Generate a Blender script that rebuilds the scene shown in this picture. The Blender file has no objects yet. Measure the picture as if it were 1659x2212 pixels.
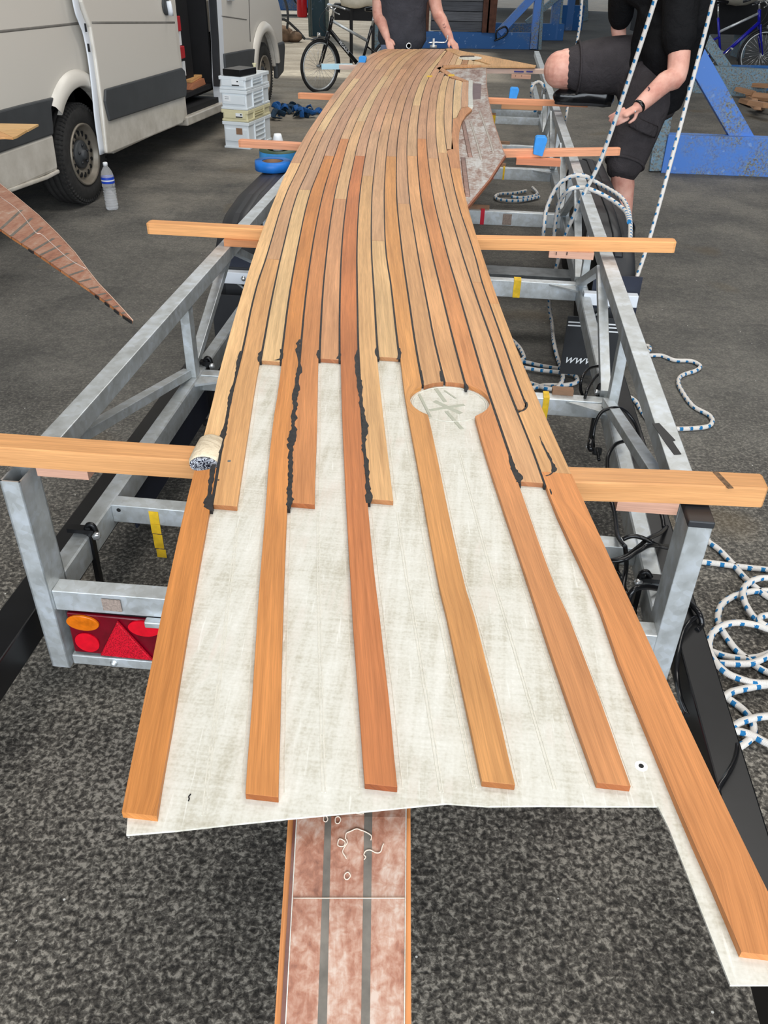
import bpy, math, random
import numpy as np
from mathutils import Vector, Matrix

SC = bpy.context.scene
COL = SC.collection
PI = math.pi
random.seed(11)

# ------------------------------------------------------------------ camera
FPX, CX, CY = 1790.0, 829.5, 1106.0
PITCH, ROLL, CAMZ = math.radians(34.6), math.radians(1.4), 1.65
_F = np.array([0, math.cos(PITCH), -math.sin(PITCH)])
_R0 = np.array([1.0, 0, 0]); _U0 = np.cross(_R0, _F)
_R = math.cos(ROLL) * _R0 + math.sin(ROLL) * _U0
_U = -math.sin(ROLL) * _R0 + math.cos(ROLL) * _U0
_C = np.array([0, 0, CAMZ])
cam_data = bpy.data.cameras.new('camera')
cam = bpy.data.objects.new('camera', cam_data); COL.objects.link(cam)
cam_data.sensor_fit = 'VERTICAL'; cam_data.sensor_height = 24.0
cam_data.lens = FPX / 2212 * 24.0
cam_data.clip_start = 0.05; cam_data.clip_end = 300
cam.matrix_world = Matrix(((_R[0], _U[0], -_F[0], 0), (_R[1], _U[1], -_F[1], 0), (_R[2], _U[2], -_F[2], CAMZ), (0, 0, 0, 1)))
SC.camera = cam

# ------------------------------------------------------------------ light
SC.view_settings.view_transform = 'Standard'
SC.view_settings.look = 'None'
SC.view_settings.gamma = 1.0
SC.view_settings.use_curve_mapping = False
SC.view_settings.exposure = 0.08
wd = bpy.data.worlds.new('world'); SC.world = wd; wd.use_nodes = True
bg = wd.node_tree.nodes['Background']
bg.inputs['Color'].default_value = (0.78, 0.89, 1.0, 1)
bg.inputs['Strength'].default_value = 0.85
sun_d = bpy.data.lights.new('sun', 'SUN'); sun_d.energy = 2.6; sun_d.angle = math.radians(3); sun_d.color = (1, .95, .86)
sun = bpy.data.objects.new('sun', sun_d); COL.objects.link(sun)
sun.rotation_euler = (math.radians(-24), math.radians(-10), 0)

def area(name, loc, rot, sx, sy, power, color):
    l = bpy.data.lights.new(name, 'AREA'); l.shape = 'RECTANGLE'; l.size = sx; l.size_y = sy
    l.energy = power; l.color = color
    o = bpy.data.objects.new(name, l); COL.objects.link(o); o.location = loc; o.rotation_euler = rot
    return o
# daylight through the hall's open end behind the camera, and the roof lights
area('hall_door_daylight', (0.5, -7.5, 3.2), (math.radians(76), 0, 0), 12, 5.5, 1300, (.86, .93, 1.0))
for yy in (-1.0, 4.5, 10.0):
    area('skylight_daylight', (1.5, yy, 6.7), (0, 0, 0), 6, 2.2, 235, (1.0, .97, .92))

# ------------------------------------------------------------------ pixel helpers
def _ray(x, y): return _F + _R * (x - CX) / FPX + _U * (CY - y) / FPX
def PZ(x, y, z):
    r = _ray(x, y); return Vector(_C + r * ((z - CAMZ) / r[2]))
def PY(x, y, Y):
    r = _ray(x, y); return Vector(_C + r * (Y / r[1]))
YAW = math.radians(5.76); _c, _s = math.cos(YAW), math.sin(YAW)
def TW(u, v, z=0.0): return Vector((u * _c + v * _s, -u * _s + v * _c, z))
def WT(p): return (p[0] * _c - p[1] * _s, p[0] * _s + p[1] * _c)
def TZ(x, y, z): return WT(PZ(x, y, z))

# ------------------------------------------------------------------ materials
def srgb(r, g, b):
    f = lambda c: c / 12.92 if c <= .04045 else ((c + .055) / 1.055) ** 2.4
    return (f(r / 255), f(g / 255), f(b / 255), 1)
class NT:
    def __init__(s, name, rough=.6, metal=0.0, spec=.4):
        s.m = bpy.data.materials.new(name); s.m.use_nodes = True; s.t = s.m.node_tree
        s.b = s.t.nodes['Principled BSDF']
        s.b.inputs['Roughness'].default_value = rough; s.b.inputs['Metallic'].default_value = metal
        s.b.inputs['Specular IOR Level'].default_value = spec
    def put(s, sock, v):
        if isinstance(v, bpy.types.NodeSocket): s.t.links.new(v, sock)
        elif v is not None: sock.default_value = v
    def n(s, ty, ins=None, **kw):
        nd = s.t.nodes.new(ty)
        for k, v in kw.items(): setattr(nd, k, v)
        for k, v in (ins or {}).items(): s.put(nd.inputs[k], v)
        return nd
    def math(s, op, a, b=None, c=None, clamp=False):
        nd = s.n('ShaderNodeMath', operation=op, use_clamp=clamp)
        s.put(nd.inputs[0], a); s.put(nd.inputs[1], b)
        if c is not None: s.put(nd.inputs[2], c)
        return nd.outputs[0]
    def obj(s): return s.n('ShaderNodeTexCoord').outputs['Object']
    def geo(s): return s.n('ShaderNodeNewGeometry').outputs['Position']
    def uv(s, sx=1, sy=1, rnd=True):
        sp = s.n('ShaderNodeSeparateXYZ', {0: s.n('ShaderNodeTexCoord').outputs['UV']})
        r = s.math('MULTIPLY', s.n('ShaderNodeObjectInfo').outputs['Random'], 37.0) if rnd else 0.0
        return s.n('ShaderNodeCombineXYZ', {0: s.math('MULTIPLY', sp.outputs[0], sx), 1: s.math('MULTIPLY', sp.outputs[1], sy), 2: r}).outputs[0]
    def mapv(s, v, sc): return s.n('ShaderNodeMapping', {0: v, 3: sc}).outputs[0]
    def noise(s, v, scale, detail=3, rough=.55, dist=0.0):
        nd = s.n('ShaderNodeTexNoise', {'Vector': v, 'Scale': scale, 'Detail': detail, 'Roughness': rough, 'Distortion': dist})
        return nd.outputs['Fac']
    def ramp(s, f, stops, interp='LINEAR'):
        nd = s.n('ShaderNodeValToRGB', {0: f}); cr = nd.color_ramp; cr.interpolation = interp
        while len(cr.elements) < len(stops): cr.elements.new(.5)
        for e, (p, c) in zip(cr.elements, stops):
            e.position = p; e.color = c if isinstance(c, tuple) else (c, c, c, 1)
        return nd.outputs[0]
    def mix(s, f, a, b, mode='MIX'):
        nd = s.n('ShaderNodeMix', data_type='RGBA', blend_type=mode)
        s.put(nd.inputs[0], f); s.put(nd.inputs[6], a); s.put(nd.inputs[7], b)
        return nd.outputs[2]
    def range(s, f, a, b, c=0.0, d=1.0):
        return s.n('ShaderNodeMapRange', {0: f, 1: a, 2: b, 3: c, 4: d}).outputs[0]
    def col(s, v): s.put(s.b.inputs['Base Color'], v); return s
    def bump(s, h, st=.3, dist=.002):
        nd = s.n('ShaderNodeBump', {'Height': h, 'Strength': st, 'Distance': dist}); s.put(s.b.inputs['Normal'], nd.outputs[0]); return s

def plain(name, c, rough=.6, metal=0.0, var=.12, scale=20, spec=.4):
    m = NT(name, rough, metal, spec)
    f = m.noise(m.obj(), scale, 3)
    m.col(m.mix(m.range(f, .3, .7), tuple(x * (1 - var) for x in c[:3]) + (1,), tuple(min(1, x * (1 + var)) for x in c[:3]) + (1,)))
    return m.m

def wood(name, fine=1.0, contrast=1.0, rough=.5, red=(1, .84, .70, 1)):
    m = NT(name, rough, 0, .3)
    oc = m.n('ShaderNodeObjectInfo').outputs['Color']
    g = m.noise(m.uv(2.6, 105), 1.0, 5, .68, .5)
    f = m.noise(m.uv(16, 620), 1.0, 2, .5)
    b = m.noise(m.uv(1.6, 9), 1.0, 3, .5)
    v1 = m.range(g, .3, .7, 1 - .24 * contrast, 1 + .18 * contrast)
    v2 = m.range(f, .3, .7, 1 - .13 * fine, 1 + .07 * fine)
    v3 = m.range(b, .3, .7, .86, 1.12)
    v = m.math('MULTIPLY', m.math('MULTIPLY', v1, v2), v3)
    dk = m.mix(m.range(g, .28, .48, .38, 0.0), (1, 1, 1, 1), red)
    eg = m.math('LESS_THAN', m.n('ShaderNodeSeparateXYZ', {0: m.n('ShaderNodeTexCoord').outputs['UV']}).outputs[0], -50.0)
    dk = m.mix(eg, dk, (.55, .42, .38, 1))
    cc = m.mix(1.0, oc, dk, 'MULTIPLY')
    vv = m.n('ShaderNodeCombineXYZ', {0: v, 1: v, 2: v}).outputs[0]
    m.col(m.mix(1.0, cc, vv, 'MULTIPLY'))
    m.bump(f, .25, .0006)
    return m.m
MAT = {}
MAT['teak'] = wood('teak_wood')
MAT['batten'] = wood('batten_wood', .8, .7)
MAT['ply'] = plain('spacer_wood', srgb(205, 160, 125), .7, var=.1, scale=60)
def caulkmat():
    m = NT('black_caulk', .55, 0, .3); f = m.noise(m.obj(), 90, 3)
    m.col(m.ramp(f, [(.3, srgb(28, 27, 28)), (.75, srgb(52, 50, 50))])); m.bump(f, .3, .0006); return m.m
MAT['caulk'] = caulkmat()
def caulkfar():
    m = NT('worn_caulk', .7, 0, .3); f = m.noise(m.obj(), 30, 3)
    m.col(m.ramp(f, [(.3, srgb(38, 30, 30)), (.75, srgb(86, 68, 60))])); return m.m
MAT['caulk_worn'] = caulkfar()
def laminate():
    m = NT('laminate', .62, 0, .35)
    o = m.n('ShaderNodeMapping', {0: m.obj(), 2: (0, 0, YAW)}).outputs[0]
    st = m.noise(m.mapv(o, (55, 4, 1)), 1, 4, .6)          # lengthwise streaks
    cr = m.noise(m.mapv(o, (6, 150, 1)), 1, 3, .6)          # cross weave
    bl = m.noise(o, 9, 4, .6, .4)
    sp = m.noise(o, 230, 2, .5)
    sc = m.noise(m.n('ShaderNodeMapping', {0: m.obj(), 2: (0, 0, .75), 3: (140, 9, 1)}).outputs[0], 1, 2, .6)
    f = m.math('ADD', m.math('MULTIPLY', st, .36), m.math('ADD', m.math('MULTIPLY', cr, .20), m.math('ADD', m.math('MULTIPLY', bl, .30), m.math('MULTIPLY', sp, .2))))
    c = m.ramp(f, [(.34, srgb(164, 157, 138)), (.44, srgb(194, 189, 174)), (.53, srgb(213, 210, 199)), (.66, srgb(228, 226, 218))])
    pk = m.range(m.noise(o, 4.2, 3), .54, .68, 0, .35)
    c = m.mix(m.math('MULTIPLY', pk, m.range(st, .45, .6)), c, srgb(190, 160, 138))
    c = m.mix(m.range(sc, .64, .72, 0, .5), c, srgb(240, 239, 233))
    m.col(c); m.bump(m.math('ADD', st, cr), .25, .0008); return m.m
MAT['laminate'] = laminate()
def underside(name, tone):
    m = NT(name, .42, 0, .4); o = m.n('ShaderNodeMapping', {0: m.obj(), 2: (0, 0, YAW)}).outputs[0]
    w = m.noise(m.mapv(o, (2.5, 1.0, 1)), 2.6, 6, .72, 1.6); g = m.noise(o, 75, 3, .6, .4); l = m.noise(m.mapv(o, (28, 2, 1)), 1, 3)
    f = m.math('ADD', m.math('MULTIPLY', w, .48), m.math('ADD', m.math('MULTIPLY', g, .32), m.math('MULTIPLY', l, .2)))
    m.col(m.ramp(f, tone)); m.bump(g, .35, .0015); return m.m
MAT['under_grey'] = underside('stripped_grey_underside', [(.38, srgb(112, 82, 70)), (.46, srgb(152, 124, 110)), (.51, srgb(172, 160, 152)), (.58, srgb(196, 194, 190))])
MAT['under_red'] = underside('resin_over_wood', [(.38, srgb(122, 76, 58)), (.46, srgb(156, 104, 82)), (.52, srgb(176, 136, 116)), (.60, srgb(194, 172, 158))])
MAT['under_brown'] = underside('resin_brown_underside', [(.34, srgb(110, 68, 52)), (.47, srgb(158, 104, 80)), (.56, srgb(170, 128, 106)), (.68, srgb(190, 172, 158))])
MAT['under_stripe'] = plain('grey_stripe', srgb(104, 98, 90), .5, var=.28, scale=40)
def galv():
    m = NT('galvanised_steel', .45, .62, .5); o = m.obj()
    v = m.n('ShaderNodeTexVoronoi', {'Vector': o, 'Scale': 62}).outputs['Color']
    v = m.n('ShaderNodeSeparateColor', {0: v}).outputs[0]
    f = m.math('ADD', m.math('MULTIPLY', v, .16), m.math('MULTIPLY', m.noise(o, 18, 3), .84))
    m.col(m.ramp(f, [(.3, srgb(184, 187, 186)), (.5, srgb(200, 204, 205)), (.72, srgb(216, 222, 228))]))
    m.put(m.b.inputs['Roughness'], m.range(f, .3, .7, .42, .52)); return m.m
MAT['galv'] = galv()
MAT['galv_dark'] = plain('dull_galvanised', srgb(110, 114, 116), .5, .4, .2, 25)
MAT['blackmetal'] = plain('black_steel', srgb(18, 18, 20), .35, 0, .2, 20)
MAT['plastic'] = plain('black_plastic', srgb(42, 43, 46), .5, 0, .15, 12)
MAT['rubber'] = plain('tyre_rubber', srgb(46, 45, 44), .8, 0, .25, 30)
MAT['navy'] = plain('navy_plastic', srgb(32, 37, 52), .5, 0, .15, 12)
MAT['van'] = plain('van_paint', srgb(204, 199, 190), .28, 0, .04, 3, .5)
def vanmat():
    m = NT('van_paint_dusty', .3, 0, .5); o = m.geo()
    z = m.n('ShaderNodeSeparateXYZ', {0: o}).outputs[2]
    d = m.math('MULTIPLY', m.range(z, .2, .75, 1, 0), m.range(m.noise(o, 7, 5, .65), .3, .75))
    c = m.mix(m.math('MULTIPLY', d, .75), srgb(216, 210, 200), srgb(134, 124, 104)); m.col(c); return m.m
MAT['van'] = vanmat()
MAT['white'] = plain('white_paint', srgb(226, 230, 236), .4, 0, .04, 5)
MAT['moulding'] = plain('grey_moulding', srgb(66, 68, 70), .55, 0, .1, 8)
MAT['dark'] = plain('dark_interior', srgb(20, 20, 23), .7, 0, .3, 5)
MAT['silver'] = plain('silver_steel', srgb(136, 128, 116), .4, .3, .15, 10)
MAT['chrome'] = plain('bright_steel', srgb(215, 215, 215), .2, .8, .05)
MAT['red'] = plain('red_plastic', srgb(186, 24, 34), .3, 0, .1)
MAT['yellow'] = plain('yellow_tape', srgb(226, 184, 40), .6, 0, .18, 40)
MAT['redtape'] = plain('red_tape', srgb(205, 20, 50), .5, 0, .08)
MAT['blue_foam'] = plain('blue_foam', srgb(58, 148, 226), .7, 0, .08, 30)
MAT['paleblue'] = plain('pale_blue_tape', srgb(178, 214, 228), .5, 0, .04, 20)
MAT['brown'] = plain('brown_cardboard', srgb(140, 108, 84), .8, 0, .15, 20)
MAT['green'] = plain('dark_green', srgb(62, 84, 66), .5, 0, .15, 15)
MAT['bluestrap'] = plain('blue_webbing', srgb(26, 84, 146), .7, 0, .3, 60)
MAT['tealstrap'] = plain('teal_webbing', srgb(18, 46, 68), .7, 0, .5, 25)
MAT['crate_grey'] = plain('pale_grey_plastic', srgb(224, 230, 234), .45, 0, .04, 5)
MAT['crate_cream'] = plain('cream_plastic', srgb(220, 212, 174), .45, 0, .04, 5)
MAT['paper'] = plain('paper_label', srgb(236, 238, 240), .6, 0, .03)
MAT['blackbox'] = plain('black_gloss', srgb(22, 22, 24), .2)
def skin():
    m = NT('skin', .5, 0, .35); o = m.obj()
    m.col(m.ramp(m.noise(o, 11, 4, .6), [(.3, srgb(200, 138, 122)), (.55, srgb(222, 168, 150)), (.75, srgb(232, 184, 168))])); m.b.inputs['Subsurface Weight'].default_value = .08
    m.b.inputs['Subsurface Radius'].default_value = (.01, .004, .002); return m.m
MAT['skin'] = skin()
def cloth(name, c, sc=220):
    m = NT(name, .85, 0, .15); o = m.obj(); f = m.noise(o, 7, 4); g = m.noise(o, sc, 2)
    m.col(m.mix(m.range(m.math('ADD', m.math('MULTIPLY', f, .7), m.math('MULTIPLY', g, .3)), .35, .65), tuple(x * .75 for x in c[:3]) + (1,), tuple(x * 1.25 for x in c[:3]) + (1,)))
    m.bump(m.noise(o, 16, 4, .6, .8), .6, .02); return m.m
MAT['shirt_grey'] = cloth('charcoal_cotton', srgb(66, 66, 72))
MAT['shirt_black'] = cloth('black_cotton', srgb(20, 20, 22))
MAT['shorts'] = cloth('dark_grey_twill', srgb(60, 56, 58))
MAT['jeans'] = cloth('blue_denim', srgb(150, 164, 196))
MAT['hair'] = plain('brown_hair', srgb(84, 62, 44), .8, 0, .3, 60)
MAT['ink'] = plain('tattoo_ink', srgb(96, 72, 78), .6)
def bluepaint(name, c, rust):
    m = NT(name, .5, 0, .4); o = m.obj(); f = m.noise(o, 1.7, 3, .5); g = m.noise(o, 42, 5, .75)
    mk = m.math('MULTIPLY', m.range(f, .5 - rust, .62 - rust), m.range(g, .44, .54))
    rc = m.ramp(m.noise(o, 60, 4), [(.35, srgb(92, 78, 66)), (.6, srgb(128, 142, 144))])
    sc = m.range(m.noise(m.mapv(o, (14, 2, 14)), 1, 2), .66, .7, 0, .4)
    m.col(m.mix(mk, m.mix(sc, c, srgb(150, 180, 220)), rc)); m.bump(mk, .3, .002); return m.m
MAT['blue'] = bluepaint('chipped_blue_paint', srgb(76, 126, 206), .06)
MAT['blue_rust'] = bluepaint('rusty_blue_paint', srgb(104, 138, 160), .35)
MAT['blue_deep'] = bluepaint('deep_blue_paint', srgb(40, 96, 160), -.02)
MAT['weathered'] = wood('weathered_plank', 1, 1.6, .85, (.8, .8, .8, 1))
MAT['rustbrown'] = plain('rusty_brown_steel', srgb(88, 56, 44), .8, 0, .3, 12)
MAT['tarp'] = plain('pale_wrap', srgb(206, 200, 186), .6, 0, .15, 8)
MAT['bikeblue'] = plain('dark_blue_paint', srgb(26, 26, 150), .3)
MAT['felt'] = cloth('beige_felt', srgb(214, 198, 172), 500)
def fuzzm():
    m = NT('speckled_fibre', .8, 0, .2); v = m.noise(m.obj(), 190, 3, .7, 1.5)
    m.col(m.ramp(v, [(.46, srgb(20, 22, 40)), (.54, srgb(205, 208, 216))])); m.bump(v, .8, .003); return m.m
MAT['fuzz'] = fuzzm()
def ropem():
    m = NT('flecked_rope', .8, 0, .2)
    sp = m.n('ShaderNodeSeparateXYZ', {0: m.n('ShaderNodeTexCoord').outputs['UV']})
    u, v = sp.outputs[0], sp.outputs[1]        # metres along, turns around
    tot = None
    for ph, vo in ((0, .12), (.5, .62)):
        a = m.math('FRACT', m.math('ADD', m.math('MULTIPLY', u, 1 / .042), ph))
        b = m.math('FRACT', m.math('ADD', v, vo))
        w = m.noise(m.n('ShaderNodeCombineXYZ', {0: m.math('MULTIPLY', u, 260), 1: m.math('MULTIPLY', v, 9), 2: 0.0}).outputs[0], 1, 1)
        k = m.math('MULTIPLY', m.math('LESS_THAN', m.math('ADD', a, m.math('MULTIPLY', w, .35)), .5), m.math('LESS_THAN', b, .31))
        tot = k if tot is None else m.math('MAXIMUM', tot, k)
    br = m.n('ShaderNodeTexWave', {'Vector': m.n('ShaderNodeCombineXYZ', {0: m.math('MULTIPLY', u, 150), 1: m.math('MULTIPLY', v, 6), 2: 0.0}).outputs[0], 'Scale': 1.0}).outputs[1]
    base = m.mix(br, srgb(206, 196, 186), srgb(240, 238, 234))
    m.col(m.mix(tot, base, srgb(40, 118, 172))); m.bump(br, .5, .002); return m.m
MAT['rope'] = ropem()
def floorm():
    m = NT('asphalt_floor', .82, 0, .25); p = m.geo()
    a = m.noise(p, 84, 4, .62, .35); b = m.noise(p, 2.1, 4, .6); c = m.noise(p, 24, 4, .6)
    sp = m.n('ShaderNodeSeparateXYZ', {0: p}); x, y = sp.outputs[0], sp.outputs[1]
    f = m.math('ADD', m.math('MULTIPLY', a, .70), m.math('ADD', m.math('MULTIPLY', c, .12), m.math('MULTIPLY', b, .18)))
    base = m.ramp(f, [(.40, srgb(44, 42, 39)), (.47, srgb(74, 70, 65)), (.52, srgb(98, 94, 87)), (.59, srgb(148, 142, 132))])
    smooth = m.ramp(m.math('ADD', m.math('MULTIPLY', c, .4), m.math('MULTIPLY', b, .6)), [(.35, srgb(80, 79, 77)), (.6, srgb(110, 108, 103))])
    k = m.range(m.math('ADD', y, m.math('MULTIPLY', b, 1.5)), 2.3, 4.2)
    base = m.mix(m.math('MULTIPLY', k, .75), base, smooth)
    # dusty pale concrete further down the hall, left of the cradles
    dust = m.math('MULTIPLY', m.range(m.math('ADD', y, m.math('MULTIPLY', b, 5)), 8.5, 15.5), m.range(x, 3.2, -1.2))
    conc = m.ramp(m.math('ADD', m.math('MULTIPLY', m.noise(m.mapv(p, (.6, 2.2, 1)), 1.4, 5, .65), .7), m.math('MULTIPLY', c, .3)), [(.34, srgb(128, 120, 106)), (.55, srgb(164, 155, 140)), (.68, srgb(190, 182, 168))])
    base = m.mix(dust, base, conc)
    st = m.range(m.noise(p, 1.3, 2, .4), .63, .7, 0, .45); base = m.mix(m.math('MULTIPLY', st, m.math('SUBTRACT', 1, dust)), base, srgb(98, 84, 62))
    vo = m.n('ShaderNodeTexVoronoi', {'Vector': p, 'Scale': 13.0, 'Randomness': 1.0}).outputs['Distance']
    base = m.mix(m.math('LESS_THAN', vo, .035), base, srgb(205, 203, 198))
    m.col(base); m.bump(m.math('ADD', a, m.math('MULTIPLY', c, .6)), .7, .004)
    m.put(m.b.inputs['Roughness'], m.range(b, .3, .7, .7, .92)); return m.m
MAT['floor'] = floorm()
MAT['ceil'] = plain('roof_sheet', srgb(96, 98, 98), .8)
def glass(name, c, tr=1.0, rough=.05):
    m = NT(name, rough, 0, .5); m.col(c); m.b.inputs['Transmission Weight'].default_value = tr; m.b.inputs['IOR'].default_value = 1.3; return m.m
MAT['bottle'] = glass('clear_pet', (1, 1, 1, 1), .8, .02); MAT['bottle'].node_tree.nodes['Principled BSDF'].inputs['IOR'].default_value = 1.12 
MAT['lens_red'] = glass('red_lens', srgb(190, 6, 26), .25, .18); MAT['lens_amber'] = glass('amber_lens', srgb(232, 120, 8), .3, .15)
def refl():
    m = NT('red_reflector', .3, 0, .6); w = m.n('ShaderNodeTexVoronoi', {'Vector': m.obj(), 'Scale': 330.0}).outputs['Distance']
    m.col(m.ramp(w, [(.2, srgb(120, 4, 20)), (.6, srgb(205, 14, 40))])); return m.m
MAT['reflector'] = refl()

# ------------------------------------------------------------------ mesh builder
def V3(p): return Vector(p)
class MB:
    def __init__(s): s.v = []; s.f = []; s.uv = []; s.sm = []
    def face(s, idx, uvs=None, smooth=False):
        s.f.append(list(idx)); s.uv.append(uvs or [(0, 0)] * len(idx)); s.sm.append(smooth)
    def add(s, pts):
        b = len(s.v); s.v += [tuple(p) for p in pts]; return b
    def box(s, c, size, rz=0.0, R=None, taper=1.0):
        R = R or Matrix.Rotation(rz, 3, 'Z'); c = V3(c); hx, hy, hz = [a / 2 for a in size]
        pts = []
        for z in (-1, 1):
            k = taper if z > 0 else 1
            for x, y in ((-1, -1), (1, -1), (1, 1), (-1, 1)): pts.append(c + R @ V3((x * hx * k, y * hy * k, z * hz)))
        b = s.add(pts); L = [size[0], size[1]]
        for q in ((0, 3, 2, 1), (4, 5, 6, 7), (0, 1, 5, 4), (1, 2, 6, 5), (2, 3, 7, 6), (3, 0, 4, 7)):
            w = [pts[i] - c for i in q]
            s.face([b + i for i in q], [((R.transposed() @ p)[0], (R.transposed() @ p)[1] + (R.transposed() @ p)[2]) for p in w])
        return s
    def beam(s, p0, p1, w, h, up=(0, 0, 1), ch=0.0):
        """square section beam between two points; top-centre line is p0-p1"""
        p0, p1 = V3(p0), V3(p1); d = (p1 - p0); L = d.length; d.normalize()
        side = d.cross(V3(up)).normalized(); upv = side.cross(d).normalized()
        if ch > 0:
            prof = [(-w/2, -ch), (-w/2 + ch, 0), (w/2 - ch, 0), (w/2, -ch), (w/2, -h + ch), (w/2 - ch, -h), (-w/2 + ch, -h), (-w/2, -h + ch)]
        else: prof = [(-w/2, 0), (w/2, 0), (w/2, -h), (-w/2, -h)]
        n = len(prof); per = [0]
        for i in range(n): per.append(per[-1] + math.dist(prof[i], prof[(i + 1) % n]))
        b = s.add([p + side * a + upv * c for p in (p0, p1) for a, c in prof])
        for i in range(n):
            j = (i + 1) % n
            s.face((b + i, b + j, b + n + j, b + n + i), [(0, per[i]), (0, per[i + 1]), (L, per[i + 1]), (L, per[i])])
        s.face([b + n - 1 - i for i in range(n)], [(a * .3, c) for a, c in prof][::-1])
        s.face([b + n + i for i in range(n)], [(a * .3, c) for a, c in prof])
        return s
    def prism(s, poly, z0, z1, uvf=None, top=None):
        """poly: xy points in order; closed solid"""
        n = len(poly); area2 = sum(poly[i][0] * poly[(i+1) % n][1] - poly[(i+1) % n][0] * poly[i][1] for i in range(n))
        if area2 < 0: poly = poly[::-1]
        uvf = uvf or (lambda p: (p[0], p[1]))
        zt = (lambda p: z1) if top is None else top
        b = s.add([(p[0], p[1], z0 if top is None else zt(p) - (z1 - z0)) for p in poly] + [(p[0], p[1], zt(p)) for p in poly])
        s.face([b + n + i for i in range(n)], [uvf(p) for p in poly])
        s.face([b + n - 1 - i for i in range(n)], [uvf(p) for p in poly][::-1])
        for i in range(n):
            j = (i + 1) % n; a, c = uvf(poly[i]), uvf(poly[j]); h = z1 - z0
            s.face((b + i, b + j, b + n + j, b + n + i), [(a[0], a[1] - h), (c[0], c[1] - h), c, a])
        return s
    def strip(s, L, R, z0, z1, uL, uR):
        """solid ribbon between two equal-length xy polylines; uv lists in metres"""
        n = len(L); b = s.add([(p[0], p[1], z1) for p in L] + [(p[0], p[1], z1) for p in R] + [(p[0], p[1], z0) for p in L] + [(p[0], p[1], z0) for p in R])
        A, B, C, D = b, b + n, b + 2 * n, b + 3 * n; h = z1 - z0
        dn = lambda u: (u[0], u[1] - h)
        for i in range(n - 1):
            s.face((A + i, B + i, B + i + 1, A + i + 1), [uL[i], uR[i], uR[i + 1], uL[i + 1]])
            s.face((C + i, C + i + 1, D + i + 1, D + i), [uL[i], uL[i + 1], uR[i + 1], uR[i]])
            s.face((C + i, A + i, A + i + 1, C + i + 1), [dn(uL[i]), uL[i], uL[i + 1], dn(uL[i + 1])])
            s.face((B + i, D + i, D + i + 1, B + i + 1), [uR[i], dn(uR[i]), dn(uR[i + 1]), uR[i + 1]])
        s.face((A, C, D, B), [(x[0] * .3 - 100, x[1]) for x in (uL[0], dn(uL[0]), dn(uR[0]), uR[0])])
        s.face((A + n - 1, B + n - 1, D + n - 1, C + n - 1), [(x[0] * .3 - 100, x[1]) for x in (uL[-1], uR[-1], dn(uR[-1]), dn(uL[-1]))])
        return s
    def loft(s, path, rad, n=12, closed=False, cap=True, flat=None, smooth=True, up=(0, 0, 1)):
        """tube along path; rad: number or list of r or (rx, ry)"""
        P = [V3(p) for p in path]; m = len(P)
        if not isinstance(rad, list): rad = [rad] * m
        rad = [r if isinstance(r, (list, tuple)) else (r, r) for r in rad]
        T = []
        for i in range(m):
            a = P[(i - 1) % m] if closed or i > 0 else P[0]; c = P[(i + 1) % m] if closed or i < m - 1 else P[-1]
            t = (c - a); T.append(t.normalized() if t.length > 1e-9 else V3((0, 0, 1)))
        nrm = V3(up) - T[0] * V3(up).dot(T[0])
        if nrm.length < .2: nrm = V3((0, 1, 0)) - T[0] * T[0][1]
        nrm.normalize(); b = len(s.v); ln = 0; us = []
        for i in range(m):
            if i: ln += (P[i] - P[i - 1]).length
            us.append(ln)
            nrm = (nrm - T[i] * nrm.dot(T[i])).normalized(); bi = T[i].cross(nrm)
            for k in range(n):
                a = 2 * PI * k / n
                s.v.append(tuple(P[i] + bi * (math.cos(a) * rad[i][0]) + nrm * (math.sin(a) * rad[i][1])))
        for i in range(m if closed else m - 1):
            j = (i + 1) % m; u0 = us[i]; u1 = us[j] if j else ln + (P[0] - P[-1]).length
            for k in range(n):
                l = (k + 1) % n
                s.face((b + i * n + k, b + i * n + l, b + j * n + l, b + j * n + k), [(u0, k / n), (u0, (k + 1) / n), (u1, (k + 1) / n), (u1, k / n)], smooth)
        if cap and not closed:
            s.face([b + n - 1 - k for k in range(n)]); s.face([b + (m - 1) * n + k for k in range(n)])
        return s
    def limb(s, pts, rad, n=14):
        """tapered limb with rounded ends and smooth path"""
        P = spline(pts, 5); m = len(pts); rr = []
        rad = [r if isinstance(r, (list, tuple)) else (r, r) for r in rad]
        for i in range(len(P)):
            t = i / (len(P) - 1) * (m - 1); k = min(int(t), m - 2); f = t - k
            rr.append(tuple(rad[k][q] * (1 - f) + rad[k + 1][q] * f for q in (0, 1)))
        d0 = (P[0] - P[1]).normalized(); d1 = (P[-1] - P[-2]).normalized()
        A = [P[0] + d0 * min(rr[0]) * c for c in (.98, .7)]; B = [P[-1] + d1 * min(rr[-1]) * c for c in (.7, .98)]
        sc = lambda r, k: (r[0] * k, r[1] * k)
        return s.loft(A + P + B, [sc(rr[0], .2), sc(rr[0], .72)] + rr + [sc(rr[-1], .72), sc(rr[-1], .2)], n)
    def lathe(s, prof, c, axis=(0, 0, 1), n=24, smooth=True, caps=True):
        c = V3(c); ax = V3(axis).normalized(); e = ax.orthogonal().normalized(); g = ax.cross(e); b = len(s.v); m = len(prof)
        for k in range(n):
            a = 2 * PI * k / n
            for r, h in prof: s.v.append(tuple(c + ax * h + (e * math.cos(a) + g * math.sin(a)) * r))
        for k in range(n):
            l = (k + 1) % n
            for i in range(m - 1):
                s.face((b + k * m + i, b + l * m + i, b + l * m + i + 1, b + k * m + i + 1), None, smooth)
        if prof[0] == prof[-1]: caps = False
        if caps and prof[0][0] > 1e-6: s.face([b + k * m for k in range(n)][::-1])
        if caps and prof[-1][0] > 1e-6: s.face([b + k * m + m - 1 for k in range(n)])
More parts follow.
